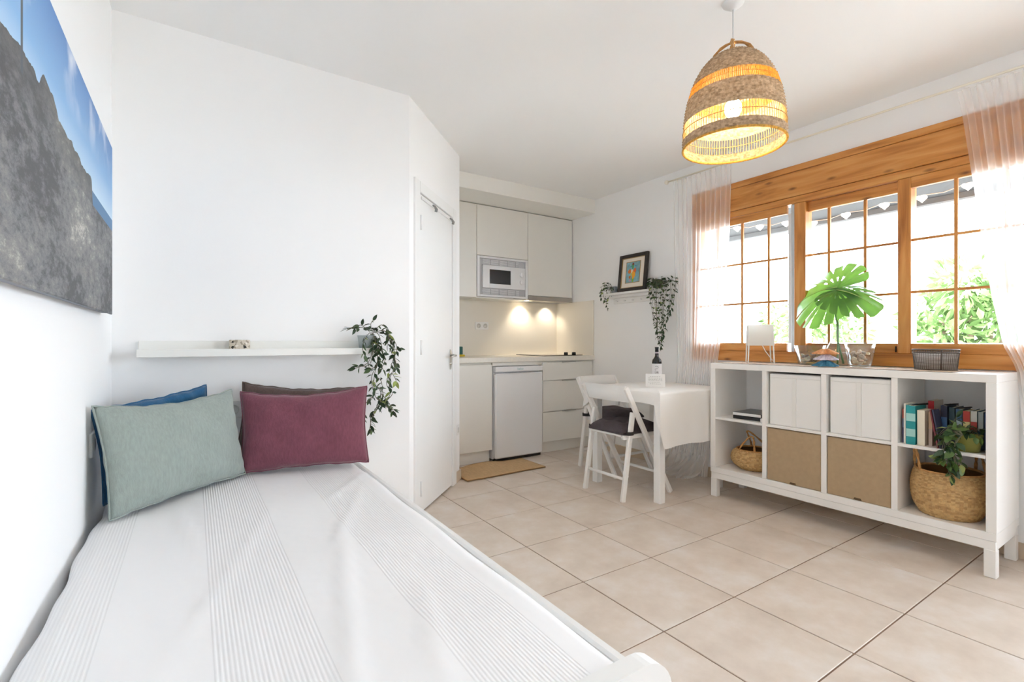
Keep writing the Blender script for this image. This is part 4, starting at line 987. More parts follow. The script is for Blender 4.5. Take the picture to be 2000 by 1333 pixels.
# ---------------------------------------------------------------- books
BK = [  # y centre, thickness, height, depth, spine x, colours (bottom -> top bands), tilt, what
    (.9985, .010, .175, .13, 3.10, ['#4b4a6e', '#6f7f9c', '#c8685a'], 0, 'thin blue and red paperback at the far end of the book row'),
    (.9875, .009, .205, .14, 3.085, ['#e9e4da'], 0, 'thin white booklet beside the teal book'),
    (.960, .040, .198, .15, 3.075, ['#1f8f93', '#9fcfca', '#1f8f93', '#9fcfca', '#1f8f93'], 0, 'thick teal book with two pale bands on its spine'),
    (.9205, .032, .178, .14, 3.085, ['#e6ddc9'], 0, 'cream paperback standing beside the teal book'),
    (.926, .026, .215, .14, 3.245, ['#d9d2c6', '#b8262c'], 0, 'white book with a red top showing behind the cream paperback'),
    (.890, .016, .172, .14, 3.11, ['#b9aaa0', '#c8ad8d'], 0, 'greyish tan paperback beside the cream one'),
    (.849, .007, .19, .08, 3.066, ['#7c2f35'], -9, 'dark red magazine leaning in the book row'),
    (.839, .007, .19, .08, 3.066, ['#3a3c55'], -9, 'dark violet magazine leaning in the book row'),
    (.848, .026, .205, .14, 3.15, ['#27384f', '#35557c', '#1b1d33'], 0, 'navy book with white spine lettering'),
    (.820, .022, .198, .14, 3.16, ['#12202b', '#123038'], 0, 'black green book next to the navy one'),
    (.795, .024, .192, .14, 3.165, ['#40506a', '#9fb0b8', '#2b4a6c'], 0, 'blue paperback with a pale spine panel'),
    (.768, .026, .185, .14, 3.17, ['#d8c78c', '#d8c78c', '#a83328'], 0, 'yellow paperback with a red top'),
    (.742, .024, .188, .14, 3.175, ['#2c5d6f', '#9c3a35', '#b9bcb8'], 0, 'teal and white paperback with a red stripe'),
    (.7185, .020, .186, .14, 3.18, ['#234a5e', '#8f9a9a'], 0, 'white-topped teal paperback near the shelf end'),
    (.698, .018, .18, .14, 3.185, ['#2f4675'], 0, 'plain blue book near the shelf end'),
    (.6815, .010, .178, .14, 3.19, ['#57404a', '#9c5a4c', '#38435c'], 0, 'dark red and blue book against the near side board'),
]
PAPER = M_('page_edges', '#e3d9c3', .9, var=.06, vscale=200, stretch=(1, 30, 1))
def book(yc, th, h, dp, sx, cols, tilt, lab, idx):
    t = thing('book', lab, 'book', (sx+dp/2, yc, MZ), 'books on the upper near shelf')
    Mx = Matrix.Translation((sx, yc, MZ+.0008)) @ Matrix.Rotation(math.radians(tilt), 4, 'X')
    y0, y1 = -th/2+.0006, th/2-.0006
    MB().box(.003, dp-.003, y0+.0015, y1-.0015, .003, h-.003, .0005, M=Mx).build('pages', PAPER, t)
    cm = M_('book_cover_%d' % idx, cols[0], .45)
    for s_ in (y0, y1-.0016): MB().box(.001, dp, s_, s_+.0016, 0, h, .0004, M=Mx).build('cover', cm, t)
    n = len(cols); zs = np.linspace(0, h, n+1) if n != 3 else [0, h*.45, h*.72, h]
    for k in range(n): MB().box(-.0005, .0022, y0, y1, zs[k], zs[k+1], .0004, M=Mx).build('spine' if n == 1 else 'spine_band', M_('book_%d_%d' % (idx, k), cols[k], .4), t)
    return t
for i, bdef in enumerate(BK): book(*bdef, i)
for i, (x0, x1, ya, yb, z, lab) in enumerate(((3.08, 3.20, .955, .935, MZ+.2000, 'black clip rod lying on top of the teal book'), (3.16, 3.26, .846, .822, MZ+.206, 'black clip rod lying on top of the navy book'), (3.175, 3.27, .795, .770, MZ+.194, 'black clip rod lying on top of the pale-spined blue paperback'))):
    o = MB().box(x0, x1, ya-.004, ya+.004, z, z+.007, .001, M=Matrix.Translation((x0, ya, 0)) @ Matrix.Rotation(math.radians(-14), 4, 'Z') @ Matrix.Translation((-x0, -ya, 0))).build('clip_rod', BLACK); tag(o, lab, 'rod', 'black rods on the books')
rn = random.Random(21)
pp = thing('potted_ivy', 'potted green plant trailing over the large basket in front of the books', 'plant', (3.10, .745, MZ))
pc = (3.118, .748, MZ+.0008)
mb = MB(); mb.lathe([(0, 0), (.040, 0), (.052, .078), (.055, .080), (.050, .080), (.046, .06), (0, .06)], 26, pc); mb.build('pot', M_('olive_pot', '#8a8a45', .5, var=.1, vscale=10), pp)
LV2 = [leaf_mesh('leaf', M_('ivy_dark', '#2f4a2c', .4, var=.2, vscale=20), .6, .2, .1), leaf_mesh('leaf', M_('ivy_mid', '#4f6a35', .4, var=.2, vscale=20), .62, .15, .2), leaf_mesh('leaf', M_('ivy_light', '#8f9a55', .45, var=.2, vscale=20), .55, .1, .2), leaf_mesh('leaf', M_('ivy_dark', '#2f4a2c', .4), .5, .3, .3)]
_old = list(LEAVES); LEAVES[:] = LV2
top = Vector((pc[0], pc[1], pc[2]+.075))
for k in range(15):
    a = rn.uniform(0, 2*PI); e = top+Vector((.055*math.cos(a), .05*math.sin(a), rn.uniform(-.02, .045))); e.x = min(e.x, 3.155); e.y = max(min(e.y, .95), .70)
    vine(pp, [top+Vector((0, 0, -.01)), top+Vector((.03*math.cos(a), .03*math.sin(a), .03)), e], .036, .022, rn, .9, .0015)
def pvx(pts, X): return [P(x, y, X=X) for x, y in pts]
for s_ in ([(1880, 850), (1868, 838), (1856, 850), (1852, 880), (1855, 905), (1858, 930)], [(1880, 850), (1860, 835), (1845, 838), (1835, 848)], [(1875, 850), (1858, 845), (1845, 860), (1840, 878)], [(1878, 850), (1862, 850), (1850, 868), (1838, 892)],
           [(1856, 880), (1864, 892), (1872, 900), (1876, 912)], [(1854, 890), (1846, 898), (1836, 896)], [(1880, 850), (1870, 862), (1862, 885), (1865, 905)], [(1852, 880), (1850, 900), (1862, 918)], [(1870, 846), (1862, 828), (1866, 818)]):
    vine(pp, pvx(s_, 3.015), .048, .019, rn, 1.0, .0016, weights=(6, 4, 1, 3)); vine(pp, pvx([(x+rn.uniform(-6, 6)*(i > 0), y+rn.uniform(-6, 6)*(i > 0)) for i, (x, y) in enumerate(s_)], 3.012), .044, .022, rn, 1.0, .0014, weights=(6, 4, 1, 3))
LEAVES[:] = _old
# ---------------------------------------------------------------- on top of the sideboard
ZT = SZ1
rm = M_('lace_runner', '#cbb7a6', .9, var=.25, vscale=55, bump=.4, bscale=200)
G = []
for i in range(61):
    y = .80+(2.07-.80)*i/60; row = []
    for j in range(9):
        x = 3.10+.28*j/8; 
        if j == 0: x = 3.072+.016*abs(math.sin(i*PI/3))
        row.append((x, y, ZT+.0022+.0008*math.sin(i*1.7+j)))
    G.append(row)
mb = MB(); mb.grid(G); o = mb.build('table_runner', rm); tag(o, 'thin woven runner along the top of the white cube shelf', 'runner'); md = o.modifiers.new('solid', 'SOLIDIFY'); md.thickness = .0018; md.offset = 1
ZT += .0045
# small white lamp on splayed legs
tl = thing('table_lamp', 'small white table lamp with square shade on top of the cube shelf', 'lamp', (3.27, 1.86, ZT))
LW_ = trans_mat('lamp_shade_white', '#f4f2ee', .35); LS = M_('lamp_white', (.84, .84, .83), .4)
lc = Vector((3.27, 1.865, ZT)); Rl = Matrix.Translation(lc) @ Matrix.Rotation(math.radians(36), 4, 'Z')
def sq(h_, z): return [Rl @ Vector(p) for p in ((-h_, -h_, z), (h_, -h_, z), (h_, h_, z), (-h_, h_, z), (-h_, -h_, z))]
mb = MB(); mb.grid([sq(.080, .120), sq(.075, .262)], smooth=False); mb.grid([sq(.078, .120), sq(.073, .262)], smooth=False); mb.build('lamp_shade', LW_, tl)
for sx_, sy_ in ((-1, -1), (1, -1), (1, 1), (-1, 1)):
    mb = MB(); mb.tube([Rl @ Vector((sx_*.079, sy_*.079, 0)), Rl @ Vector((sx_*.073, sy_*.073, .15))], .005, 4, smooth=False); mb.build('leg', LS, tl)
MB().tube([Rl @ Vector((-.06, -.06, .16)), Rl @ Vector((.06, .06, .16))], .004, 6).build('cross_bar', LS, tl)
MB().lathe([(0, .155), (.018, .155), (.018, .19), (.012, .2), (0, .2)], 14, tuple(lc)).build('lamp_holder', LS, tl)
MB().ball((lc.x, lc.y, lc.z+.218), (.022, .022, .026), 14, 8).build('bulb', M_('bulb_off', (.85, .85, .83), .3), tl)
MB().tube([tuple(lc+Vector((.0, 0, .155))), tuple(lc+Vector((.02, -.03, .08))), tuple(lc+Vector((.045, -.07, .012))), tuple(lc+Vector((.07, -.05, .004)))], .0028, 6).build('cord', LS, tl)
# glass bowls of shells
def pebbles(par, c, r0, r1, z0, z1, n, seed, cols):
    rn = random.Random(seed)
    for k in range(n):
        f = k/n; z = z0+(z1-z0)*f; r = (r0+(r1-r0)*f); s_ = rn.uniform(.012, .019); a = k*2.4+rn.uniform(-.4, .4); q = max(0, r-s_)*math.sqrt(rn.uniform(.15, 1))
        ph = rn.uniform(0, 6)
        m = (lambda q_: M_('shell_'+q_[1:], q_, .6, var=.2, vscale=60))(cols[rn.randrange(len(cols))]) or M_('shell', cols[0], .6, var=.3, vscale=60)
        mb = MB(); mb.ball((0, 0, 0), (s_, s_*rn.uniform(.6, .9), s_*rn.uniform(.45, .7)), 12, 8, fn=lambda A, t_, ph=ph: 1+.12*math.sin(3*A+ph)*math.sin(t_)+.05*math.sin(7*A))
        o = mb.build('seashell', m); o.location = (c[0]+q*math.cos(a), c[1]+q*math.sin(a), c[2]+z); o.rotation_euler = (rn.uniform(-.6, .6), rn.uniform(-.6, .6), rn.uniform(0, 6))
        tag(o, *par)
SHC = ['#d9bda4', '#a5826c', '#e3d2bf', '#8d7769', '#cfa38b', '#eadfce']
c = (3.30, 1.552, ZT)
gb = tag(MB().lathe([(0, 0), (.062, 0), (.066, .006), (.088, .122), (.0855, .122), (.063, .009), (0, .006)], 32, c).build('glass_bowl', VGLASS), 'flared clear glass bowl of shells left of the big vase', 'bowl')
pebbles(('brown and cream seashell in the flared glass bowl left of the vase', 'seashell', 'shells in the flared glass bowl'), c, .058, .070, .022, .068, 22, 1, SHC)
c = (3.20, 1.235, ZT)
gb = tag(MB().lathe([(0, 0), (.046, 0), (.052, .006), (.064, .05), (.071, .10), (.074, .145), (.0718, .145), (.0685, .10), (.061, .05), (.049, .012), (0, .010)], 32, c).build('glass_jar', VGLASS), 'tall clear glass jar of shells right of the big vase', 'jar')
pebbles(('pale seashell in the tall glass jar right of the vase', 'seashell', 'shells in the tall glass jar'), c, .044, .060, .026, .09, 22, 2, ['#dcc4ad', '#eee0cc', '#9a8472', '#d3b29c', '#e4d2b6'])
# vase with monstera
vc = (3.295, 1.392, ZT)
tag(MB().lathe([(0, 0), (.05, 0), (.062, .008), (.072, .035), (.073, .06), (.062, .10), (.038, .145), (.026, .185), (.024, .235), (.028, .25), (.026, .25), (.0218, .235), (.0235, .185), (.035, .146), (.059, .10), (.0695, .06), (.068, .036), (.058, .012), (0, .009)], 36, vc).build('glass_vase', VGLASS), 'tall-necked clear glass vase holding the monstera leaves', 'vase')
ML = trans_mat('monstera_leaf', '#4f8a3a', .45)
def monstera_mat():
    m = bpy.data.materials.new('monstera_green'); m.use_nodes = True; nt = m.node_tree; b = nt.nodes['Principled BSDF']
    b.inputs['Roughness'].default_value = .35
    tc = nt.nodes.new('ShaderNodeTexCoord'); n = nt.nodes.new('ShaderNodeTexNoise'); n.inputs['Scale'].default_value = 9; nt.links.new(tc.outputs['Object'], n.inputs['Vector'])
    r = nt.nodes.new('ShaderNodeValToRGB'); r.color_ramp.elements[0].position = .35; r.color_ramp.elements[1].position = .7
    r.color_ramp.elements[0].color = lin('#235430'); r.color_ramp.elements[1].color = lin('#578f3a'); nt.links.new(n.outputs['Fac'], r.inputs[0])
    nt.links.new(r.outputs[0], b.inputs['Base Color'])
    t = nt.nodes.new('ShaderNodeBsdfTranslucent'); t.inputs[0].default_value = lin('#86b548'); mx = nt.nodes.new('ShaderNodeMixShader'); mx.inputs[0].default_value = .34
    out = nt.nodes['Material Output']; nt.links.new(b.outputs[0], mx.inputs[1]); nt.links.new(t.outputs[0], mx.inputs[2]); nt.links.new(mx.outputs[0], out.inputs[0]); return m
MON = monstera_mat()
def monstera(label, attachp, tipdir, up, size, stem_pts, droop, seed):
    rn = random.Random(seed)
    t = thing('monstera_leaf', label, 'leaf', stem_pts[0], 'monstera leaves in the glass vase')
    d = Vector(tipdir).normalized(); n_ = Vector(up); n_ = (n_-d*n_.dot(d)).normalized(); s_ = n_.cross(d)
    NT, NR = 216, 12; A = Vector(attachp); mb = MB(); G = []
    slits = [(.42, .38), (.72, .40), (1.02, .44), (1.35, .46), (1.72, .52), (2.15, .6)]
    for i in range(NT+1):
        th = -PI+2*PI*i/NT; a = abs(th)
        R = size*(.62+.40*math.cos(th*.5)**2+.10*math.cos(th)-.42*math.exp(-((PI-a)/.30)**2))
        sl = 1.0
        for (q, dep) in slits:
            q2 = q+.04*math.sin(seed+q*9*(1 if th > 0 else 2)); dd = abs(a-q2)
            wv = .055
            if dd < wv: sl = min(sl, dep+(1-dep)*(dd/wv)**.55)
        row = []
        for j in range(NR+1):
            r = R*sl*j/NR
            x, y = r*math.cos(th), r*math.sin(th); rho = r/size
            z = -droop*size*(rho**2)*(1.0+.35*math.cos(2*th))-.08*size*abs(y/size)+.018*size*math.cos(th*13)*rho
            row.append(A+d*x+s_*y+n_*z)
        G.append(row)
    # small holes near the midrib: skip faces
    hole = set()
    for q in (.56, .9, 1.25, 1.6):
        for sgn in (-1, 1):
            i0 = int((sgn*q+PI)/(2*PI)*NT)
            for k in (-1, 0, 1, 2): hole.add((i0+k, 4)); hole.add((i0+k, 3) if k in (0, 1) else (i0+k, 4))
    nv = NR+1; v = [p for row in G for p in row]; f = [(i*nv+j, i*nv+j+1, (i+1)*nv+j+1, (i+1)*nv+j) for i in range(NT) for j in range(NR) if (i, j) not in hole]
    mb.add(v, f, True); me = mb.mesh('blade', False); bm = bmesh.new(); bm.from_mesh(me); bmesh.ops.remove_doubles(bm, verts=bm.verts, dist=1e-6); bm.to_mesh(me); bm.free()
    obj('blade', me, MON, t)
    MB().tube(stem_pts+[A], [.0055]*len(stem_pts)+[.004], 8).build('stalk', M_('stalk_green', '#5c8a45', .45), t)
    MB().tube([A+d*(size*.95*k/8)+n_*(-droop*size*(.95*k/8)**2*1.35+.004) for k in range(9)], [.0035-.0003*k for k in range(9)], 6).build('midrib', M_('rib_green', '#9dbb6a', .45), t)
b0 = Vector(vc)
VP_ = lambda x, y, X: P(x, y, X=X)
monstera('large monstera leaf arching left from the glass vase', VP_(1636, 562, 3.28), (.10, .95, -.02), (-.80, -.10, .55), .285, [b0+Vector((.01, -.03, .012)), b0+Vector((.002, .0, .16)), b0+Vector((0, .0, .25)), VP_(1630, 600, 3.28)], .30, 1)
monstera('large monstera leaf drooping right from the glass vase', VP_(1634, 568, 3.23), (-.05, -.93, -.16), (-.50, -.15, .85), .20, [b0+Vector((-.02, -.01, .012)), b0+Vector((0, -.004, .16)), b0+Vector((0, -.004, .25)), VP_(1633, 600, 3.255)], .34, 2)
# three starfish ornaments leaning in a stack
def starfish(label, c, R_, col, tilt, h_):
    N = 10; mb = MB(); top = []; 
    Mx = Matrix.Translation(c) @ Matrix.Rotation(-YAW-.45, 4, 'Z') @ Matrix.Rotation(math.radians(tilt), 4, 'X')
    ring = []
    for k in range(40):
        a = 2*PI*k/40+PI/2; m_ = .5+.5*math.cos(5*(a-PI/2)); r = R_*(.30+.70*m_**1.6); ring.append((r*math.cos(a), r*math.sin(a), m_))
    rows = []
    for q, zz in ((1.0, 0), (.97, .007), (.8, .012), (.5, h_*.72), (.25, h_*.95), (.02, h_)):
        rows.append([Mx @ Vector((x*q, y*q, zz*(1 if q < .9 else 1))) for x, y, m_ in ring]+[Mx @ Vector((ring[0][0]*q, ring[0][1]*q, zz))])
    mb.grid(rows); mb.add([Mx @ Vector((x, y, 0)) for x, y, _ in ring], [tuple(range(40))])
    o = mb.build('starfish', M_('starfish_'+col[1:], col, .7, var=.2, vscale=70, bump=.6, bscale=180)); return tag(o, label, 'starfish', 'starfish ornaments on the cube shelf')
q = P(1611, 716, X=3.115)
starfish('blue starfish ornament at the bottom of the stack by the vase', Vector((3.125, q.y, ZT+.001)), .074, '#3f7f9f', 0, .036)
starfish('white lilac starfish ornament in the middle of the stack', Vector((3.128, q.y-.002, ZT+.038)), .070, '#cdc6d6', 0, .034)
starfish('orange starfish ornament on top of the stack', Vector((3.130, q.y+.002, ZT+.073)), .074, '#dd9a66', 0, .032)
# wire basket
wc = Vector((3.235, .905, ZT))
wb = thing('wire_basket', 'small oval dark wire mesh basket on the near end of the cube shelf', 'basket', wc)
WM = M_('dark_wire', '#5e544c', .55, metal=.6, var=.2, vscale=30); wv_ = MB()
sa, sb_ = .070, .096
for k in range(56):
    a = 2*PI*k/56; wv_.tube([(wc.x+sa*.9*math.cos(a), wc.y+sb_*.9*math.sin(a), wc.z+.003), (wc.x+sa*math.cos(a), wc.y+sb_*math.sin(a), wc.z+.105)], .0011, 4, cap=False)
for j in range(16):
    z = .004+.1*j/15; s_ = .9+.1*z/.105; wv_.tube([(wc.x+sa*s_*math.cos(a), wc.y+sb_*s_*math.sin(a), wc.z+z) for a in np.linspace(0, 2*PI, 40, endpoint=False)], .0011, 4, closed=True)
wv_.build('wire_mesh', WM, wb)
for z, s_ in ((.105, 1.0), (.09, .985), (.003, .9)): MB().tube([(wc.x+sa*s_*math.cos(a), wc.y+sb_*s_*math.sin(a), wc.z+z) for a in np.linspace(0, 2*PI, 48, endpoint=False)], .003, 6, closed=True).build('hoop', WM, wb)
MB().lathe([(0.001, .004), (1, .004)], 40, tuple(wc), sx=sa*.9, sy=sb_*.9).build('base', M_('basket_base', '#6e6259', .8), wb)
MB().lathe([(.9, .006), (.985, .088)], 40, tuple(wc), sx=sa*.97, sy=sb_*.97).build('liner', trans_mat('grey_liner', '#cfc7be', .4, .4), wb)
a0 = 3.6; MB().tube([(wc.x+sa*s_*math.cos(a0), wc.y+sb_*s_*math.sin(a0), wc.z+z) for z, s_ in ((.003, .9), (.05, .95), (.105, 1.0))], .004, 6).build('strap', WM, wb)
# ================================================================== SHELF ON THE WINDOW WALL
ps = thing('wall_shelf', 'short white moulded shelf on the window wall beside the kitchen', 'shelf', (XR, 3.2, 1.53))
SW = M_('shelf_white', (.82, .815, .80), .5)
MB().box(XR-.10, XR, 2.86, 3.50, 1.535, 1.556, .004).build('board', SW, ps)
MB().box(XR-.06, XR, 2.90, 3.46, 1.508, 1.535, .006).build('moulding', SW, ps)
MB().box(XR-.022, XR, 2.93, 3.44, 1.455, 1.508, .004).build('back_rail', SW, ps)
for k in range(5):
    y = 2.98+k*.10; MB().tube([(XR-.022, y, 1.478), (XR-.035, y, 1.476), (XR-.045, y, 1.482)], [.006, .005, .007], 8).build('peg', SW, ps)
# framed figure picture leaning on the wall
fp = thing('framed_picture', 'dark framed colourful figure painting leaning on the short wall shelf', 'picture', (3.42, 3.16, 1.557))
lean = math.radians(-6.5)
Mf = Matrix.Translation((3.405, 3.165, 1.5575)) @ Matrix.Rotation(-lean, 4, 'Y')
W2, Hf = .172, .352
def fbox(name, mat, y0, y1, z0, z1, x0, x1, par=fp, b=.002): return MB().box(x0, x1, y0, y1, z0, z1, b, M=Mf).build(name, mat, par)
FRD = M_('frame_dark', '#2f2a27', .4, var=.2, vscale=30); PAP = M_('passepartout', '#e6ddcf', .8); GLD = M_('frame_gilt', '#a88a5a', .4, metal=.3)
bw = .032
for a in ((-W2, -W2+bw, 0, Hf), (W2-bw, W2, 0, Hf), (-W2+bw, W2-bw, 0, bw), (-W2+bw, W2-bw, Hf-bw, Hf)): fbox('frame_moulding', FRD, *a, -.012, .014)
for a in ((-W2+bw, -W2+bw+.006, bw, Hf-bw), (W2-bw-.006, W2-bw, bw, Hf-bw), (-W2+bw, W2-bw, bw, bw+.006), (-W2+bw, W2-bw, Hf-bw-.006, Hf-bw)): fbox('gilt_fillet', GLD, *a, -.006, .008, b=.001)
fbox('mount', PAP, -W2+bw, W2-bw, bw, Hf-bw, .001, .008)
iy, iz0, iz1 = .082, .084, .275
for a in ((-iy-.006, -iy, iz0-.006, iz1+.006), (iy, iy+.006, iz0-.006, iz1+.006), (-iy, iy, iz0-.006, iz0), (-iy, iy, iz1, iz1+.006)): fbox('inner_fillet', GLD, *a, -.003, .002, b=.001)
pn = fbox('painted_panel', M_('paint_ground', '#7fa9b3', .7, var=.25, vscale=25), -iy, iy, iz0, iz1, -.0008, .002, b=.0003)
def blob(col, cy_, cz, ry, rz, lift, rot=0, k=0):
    pts = []
    for i in range(20):
        a = 2*PI*i/20; r = 1+.12*math.sin(3*a+k); y, z = ry*r*math.cos(a), rz*r*math.sin(a); pts.append((cy_+y*math.cos(rot)-z*math.sin(rot), iz0+cz+y*math.sin(rot)+z*math.cos(rot)))
    m = MB().prism(pts, 'x', -.0008-lift, -.0006); m.v = [tuple(Mf @ Vector(p)) for p in m.v]; m.build('paint_patch', M_('paint_'+col[1:], col, .6), pn)
for i, b_ in enumerate((('#4f9a5a', .004, .155, .014, .028, .0006), ('#8c3a34', .002, .172, .011, .012, .0009), ('#d9772f', .040, .105, .018, .022, .0008), ('#e8d2b8', .012, .100, .020, .020, .0006), ('#e06a33', -.020, .105, .018, .026, .001, .4), ('#f0a72e', -.010, .068, .020, .036, .0012), ('#7fae3f', -.004, .030, .014, .030, .001), ('#c96a2e', .034, .050, .012, .015, .0009), ('#3f8fb5', .026, .150, .010, .006, .0007), ('#3f8fb5', -.030, .152, .012, .006, .0007), ('#b9c46a', .018, .075, .010, .016, .001), ('#c98fa0', .03, .018, .014, .008, .0007))):
    blob(*b_[:6], rot=b_[6] if len(b_) > 6 else 0, k=i)
# items and plants on that shelf
tag(MB().box(3.39, 3.43, 3.365, 3.40, 1.5565, 1.62, .003).build('tin_box', M_('grey_tin', '#7f868c', .5)), 'small grey tin standing beside the framed picture', 'tin')
rn = random.Random(31)
sp_ = thing('trailing_plant', 'small trailing plant on the kitchen end of the short wall shelf', 'plant', (3.42, 3.46, 1.557))
MB().lathe([(0, 0), (.026, 0), (.032, .055), (.029, .055), (0, .045)], 20, (3.415, 3.45, 1.5565)).build('pot', M_('white_pot', (.75, .76, .76), .4), sp_)
for s_ in ([(1190, 568), (1184, 556), (1176, 560), (1173, 575)], [(1188, 568), (1180, 558), (1178, 575), (1183, 590), (1186, 602)], [(1190, 568), (1192, 556), (1196, 562)], [(1188, 566), (1182, 565), (1176, 570), (1174, 582)], [(1188, 568), (1186, 560), (1184, 575), (1180, 588)], [(1190, 566), (1188, 554), (1183, 553)], [(1190, 568), (1194, 560), (1192, 574), (1188, 584)]):
    vine(sp_, pvx(s_, 3.385), .036, .022, rn, .8, .0015)
hp = thing('trailing_plant', 'long dense trailing plant hanging from the window end of the short wall shelf', 'plant', (3.42, 2.885, 1.557))
MB().lathe([(0, 0), (.034, 0), (.046, .075), (.042, .075), (0, .065)], 20, (3.418, 2.875, 1.5565)).build('pot', M_('dark_green_pot', '#3d4a36', .6), hp)
tot = 0
for k in range(22):
    x = 1272+42*((k*7) % 22+.5)/22; dev = abs(x-1289); end = 690-dev*3.6 if x < 1289 else 690-dev*3.0
    end = max(600, end-rn.uniform(0, 18)); x0 = 1292+(x-1292)*.5
    pts = [P(x0, 552, X=3.40), P(x+(x-1292)*.25, 543+rn.uniform(0, 8), X=3.36), P(x+(x-1292)*.25, 575, X=3.352)]
    y = 605
    while y < end: pts.append(P(x+(1290-x)*.35*(y-575)/115+rn.uniform(-2.5, 2.5), y, X=3.36+rn.uniform(-.012, .02))); y += 28
    pts.append(P(x+(1290-x)*.4*(end-575)/115, end, X=3.365))
    if tot < 240: tot += vine(hp, pts, .037, .026, rn, .85, .0014, weights=(7, 3, .4, 4))
for k in range(46):
    a = rn.uniform(0, 2*PI); e = Vector((3.418+.055*math.cos(a), 2.875+.065*math.sin(a), 1.60+rn.uniform(-.03, .05))); e.x = min(e.x, 3.43)
    put_leaf(hp, e, (min(.25, math.cos(a)), math.sin(a), rn.uniform(-.5, .4)), .038, rn, (7, 3, .4, 4))
# ================================================================== PENDANT LAMP
PX, PY, PZ = 1.95, 1.23, 1.93
pdl = thing('pendant_lamp', 'woven basket pendant lamp with warm lit bulb hanging from the ceiling', 'pendant lamp', (PX, PY, ZC))
def weave_mat(name, col, thin):
    def b(nt, out):
        tc = nt.nodes.new('ShaderNodeTexCoord'); n = nt.nodes.new('ShaderNodeTexNoise'); n.inputs['Scale'].default_value = 90; n.inputs['Detail'].default_value = 4
        nt.links.new(tc.outputs['Object'], n.inputs['Vector']); c = lin(col)
        r = nt.nodes.new('ShaderNodeValToRGB'); r.color_ramp.elements[0].position = .3; r.color_ramp.elements[1].position = .7; r.color_ramp.elements[0].color = sc_col(c, .65); r.color_ramp.elements[1].color = sc_col(c, 1.25)
        nt.links.new(n.outputs['Fac'], r.inputs[0])
        d = nt.nodes.new('ShaderNodeBsdfDiffuse'); t = nt.nodes.new('ShaderNodeBsdfTranslucent'); mx = nt.nodes.new('ShaderNodeMixShader'); mx.inputs[0].default_value = thin
        nt.links.new(r.outputs[0], d.inputs[0]); nt.links.new(r.outputs[0], t.inputs[0]); nt.links.new(d.outputs[0], mx.inputs[1]); nt.links.new(t.outputs[0], mx.inputs[2]); nt.links.new(mx.outputs[0], out.inputs[0])
    return mixmat(name, b)
WV = weave_mat('woven_seagrass', '#ad9880', .05); WVG = weave_mat('woven_golden', '#e9c06c', .5); WVL = weave_mat('woven_pale', '#b7a28a', .05); WVD = weave_mat('woven_brown', '#9f8a72', .05); RIBM = weave_mat('straw_rods', '#d8b778', .15)
PR = [(.0, .205), (.035, .206), (.075, .2055), (.12, .201), (.165, .195), (.21, .186), (.255, .173), (.295, .157), (.335, .134), (.365, .108), (.385, .08), (.398, .045), (.402, .012)]
def rad(h):
    for (h0, r0), (h1, r1) in zip(PR, PR[1:]):
        if h <= h1: return r0+(r1-r0)*(h-h0)/(h1-h0)
    return .012
def band(h0, h1, mat, name, rows, segs=90, amp=.0034):
    pts = []
    for i in range(rows*2+1): h = h0+(h1-h0)*i/(rows*2); pts.append((rad(h), h))
    def disp(i, k): return amp*(1 if i % 2 else -.5)*(1.0 if ((k+(i//2)*2)//2) % 2 else .1)
    o = MB().lathe(pts, segs*2, (PX, PY, PZ), disp).build(name, mat, pdl, recalc=False); mottle(o.data, [WV, WVL, WVD], segs*2, rows)
band(.0, .043, WV, 'woven_band', 7); band(.108, .212, WV, 'woven_band', 16); band(.258, .402, WV, 'woven_crown', 21)
rb = MB()
for k in range(110):
    a = 2*PI*k/110
    for h0, h1 in ((.041, .110),):
        rb.tube([(PX+(rad(h)-.001)*math.cos(a), PY+(rad(h)-.001)*math.sin(a), PZ+h) for h in (h0, (h0+h1)/2, h1)], .0014, 4, cap=False)
o = rb.build('open_rods', RIBM, pdl); o['kind'] = 'stuff'
rb = MB()
for k in range(150):
    a = 2*PI*k/150
    rb.tube([(PX+(rad(h)-.001)*math.cos(a), PY+(rad(h)-.001)*math.sin(a), PZ+h) for h in (.210, .235, .260)], .0030, 4, cap=False)
o = rb.build('golden_rods', WVG, pdl); o['kind'] = 'stuff'
for h in (.075, .235):
    MB().tube([(PX+rad(h)*math.cos(a), PY+rad(h)*math.sin(a), PZ+h) for a in np.linspace(0, 2*PI, 64, endpoint=False)], .0018, 5, closed=True).build('binding_ring', STRAWD, pdl)
MB().tube([(PX+.205*math.cos(a), PY+.205*math.sin(a), PZ+.002) for a in np.linspace(0, 2*PI, 72, endpoint=False)], .005, 7, closed=True).build('rim_ring', WVG, pdl)
for a in (.5, 2.1):
    pts = [(PX+.082*math.cos(u)*math.cos(a), PY+.082*math.cos(u)*math.sin(a), PZ+.375+.075*math.sin(u)) for u in np.linspace(0, PI, 14)]
    hm = MB()
    for ph in (0, PI): hm.tube([(x+.004*math.cos(i*1.4+ph), y+.004*math.sin(i*1.4+ph), z) for i, (x, y, z) in enumerate(pts)], .0048, 6)
    hm.build('handle', STRAWD, pdl)
MB().tube([(PX, PY, PZ+.25), (PX, PY, ZC-.02)], .0035, 8).build('cord', M_('cord_white', (.7, .7, .7), .6), pdl)
MB().lathe([(0, -.028), (.012, -.028), (.042, -.006), (.045, 0)], 24, (PX, PY, ZC)).build('ceiling_rose', WPLASTIC, pdl)
MB().lathe([(0, .26), (.016, .26), (.018, .20), (.0, .20)], 16, (PX, PY, PZ)).build('lamp_holder', WPLASTIC, pdl)
BULB = emit_mat('bulb_glow', '#ffdfb0', 26.0)
MB().ball((PX, PY, PZ+.165), (.034, .034, .042), 20, 14).build('bulb', BULB, pdl)
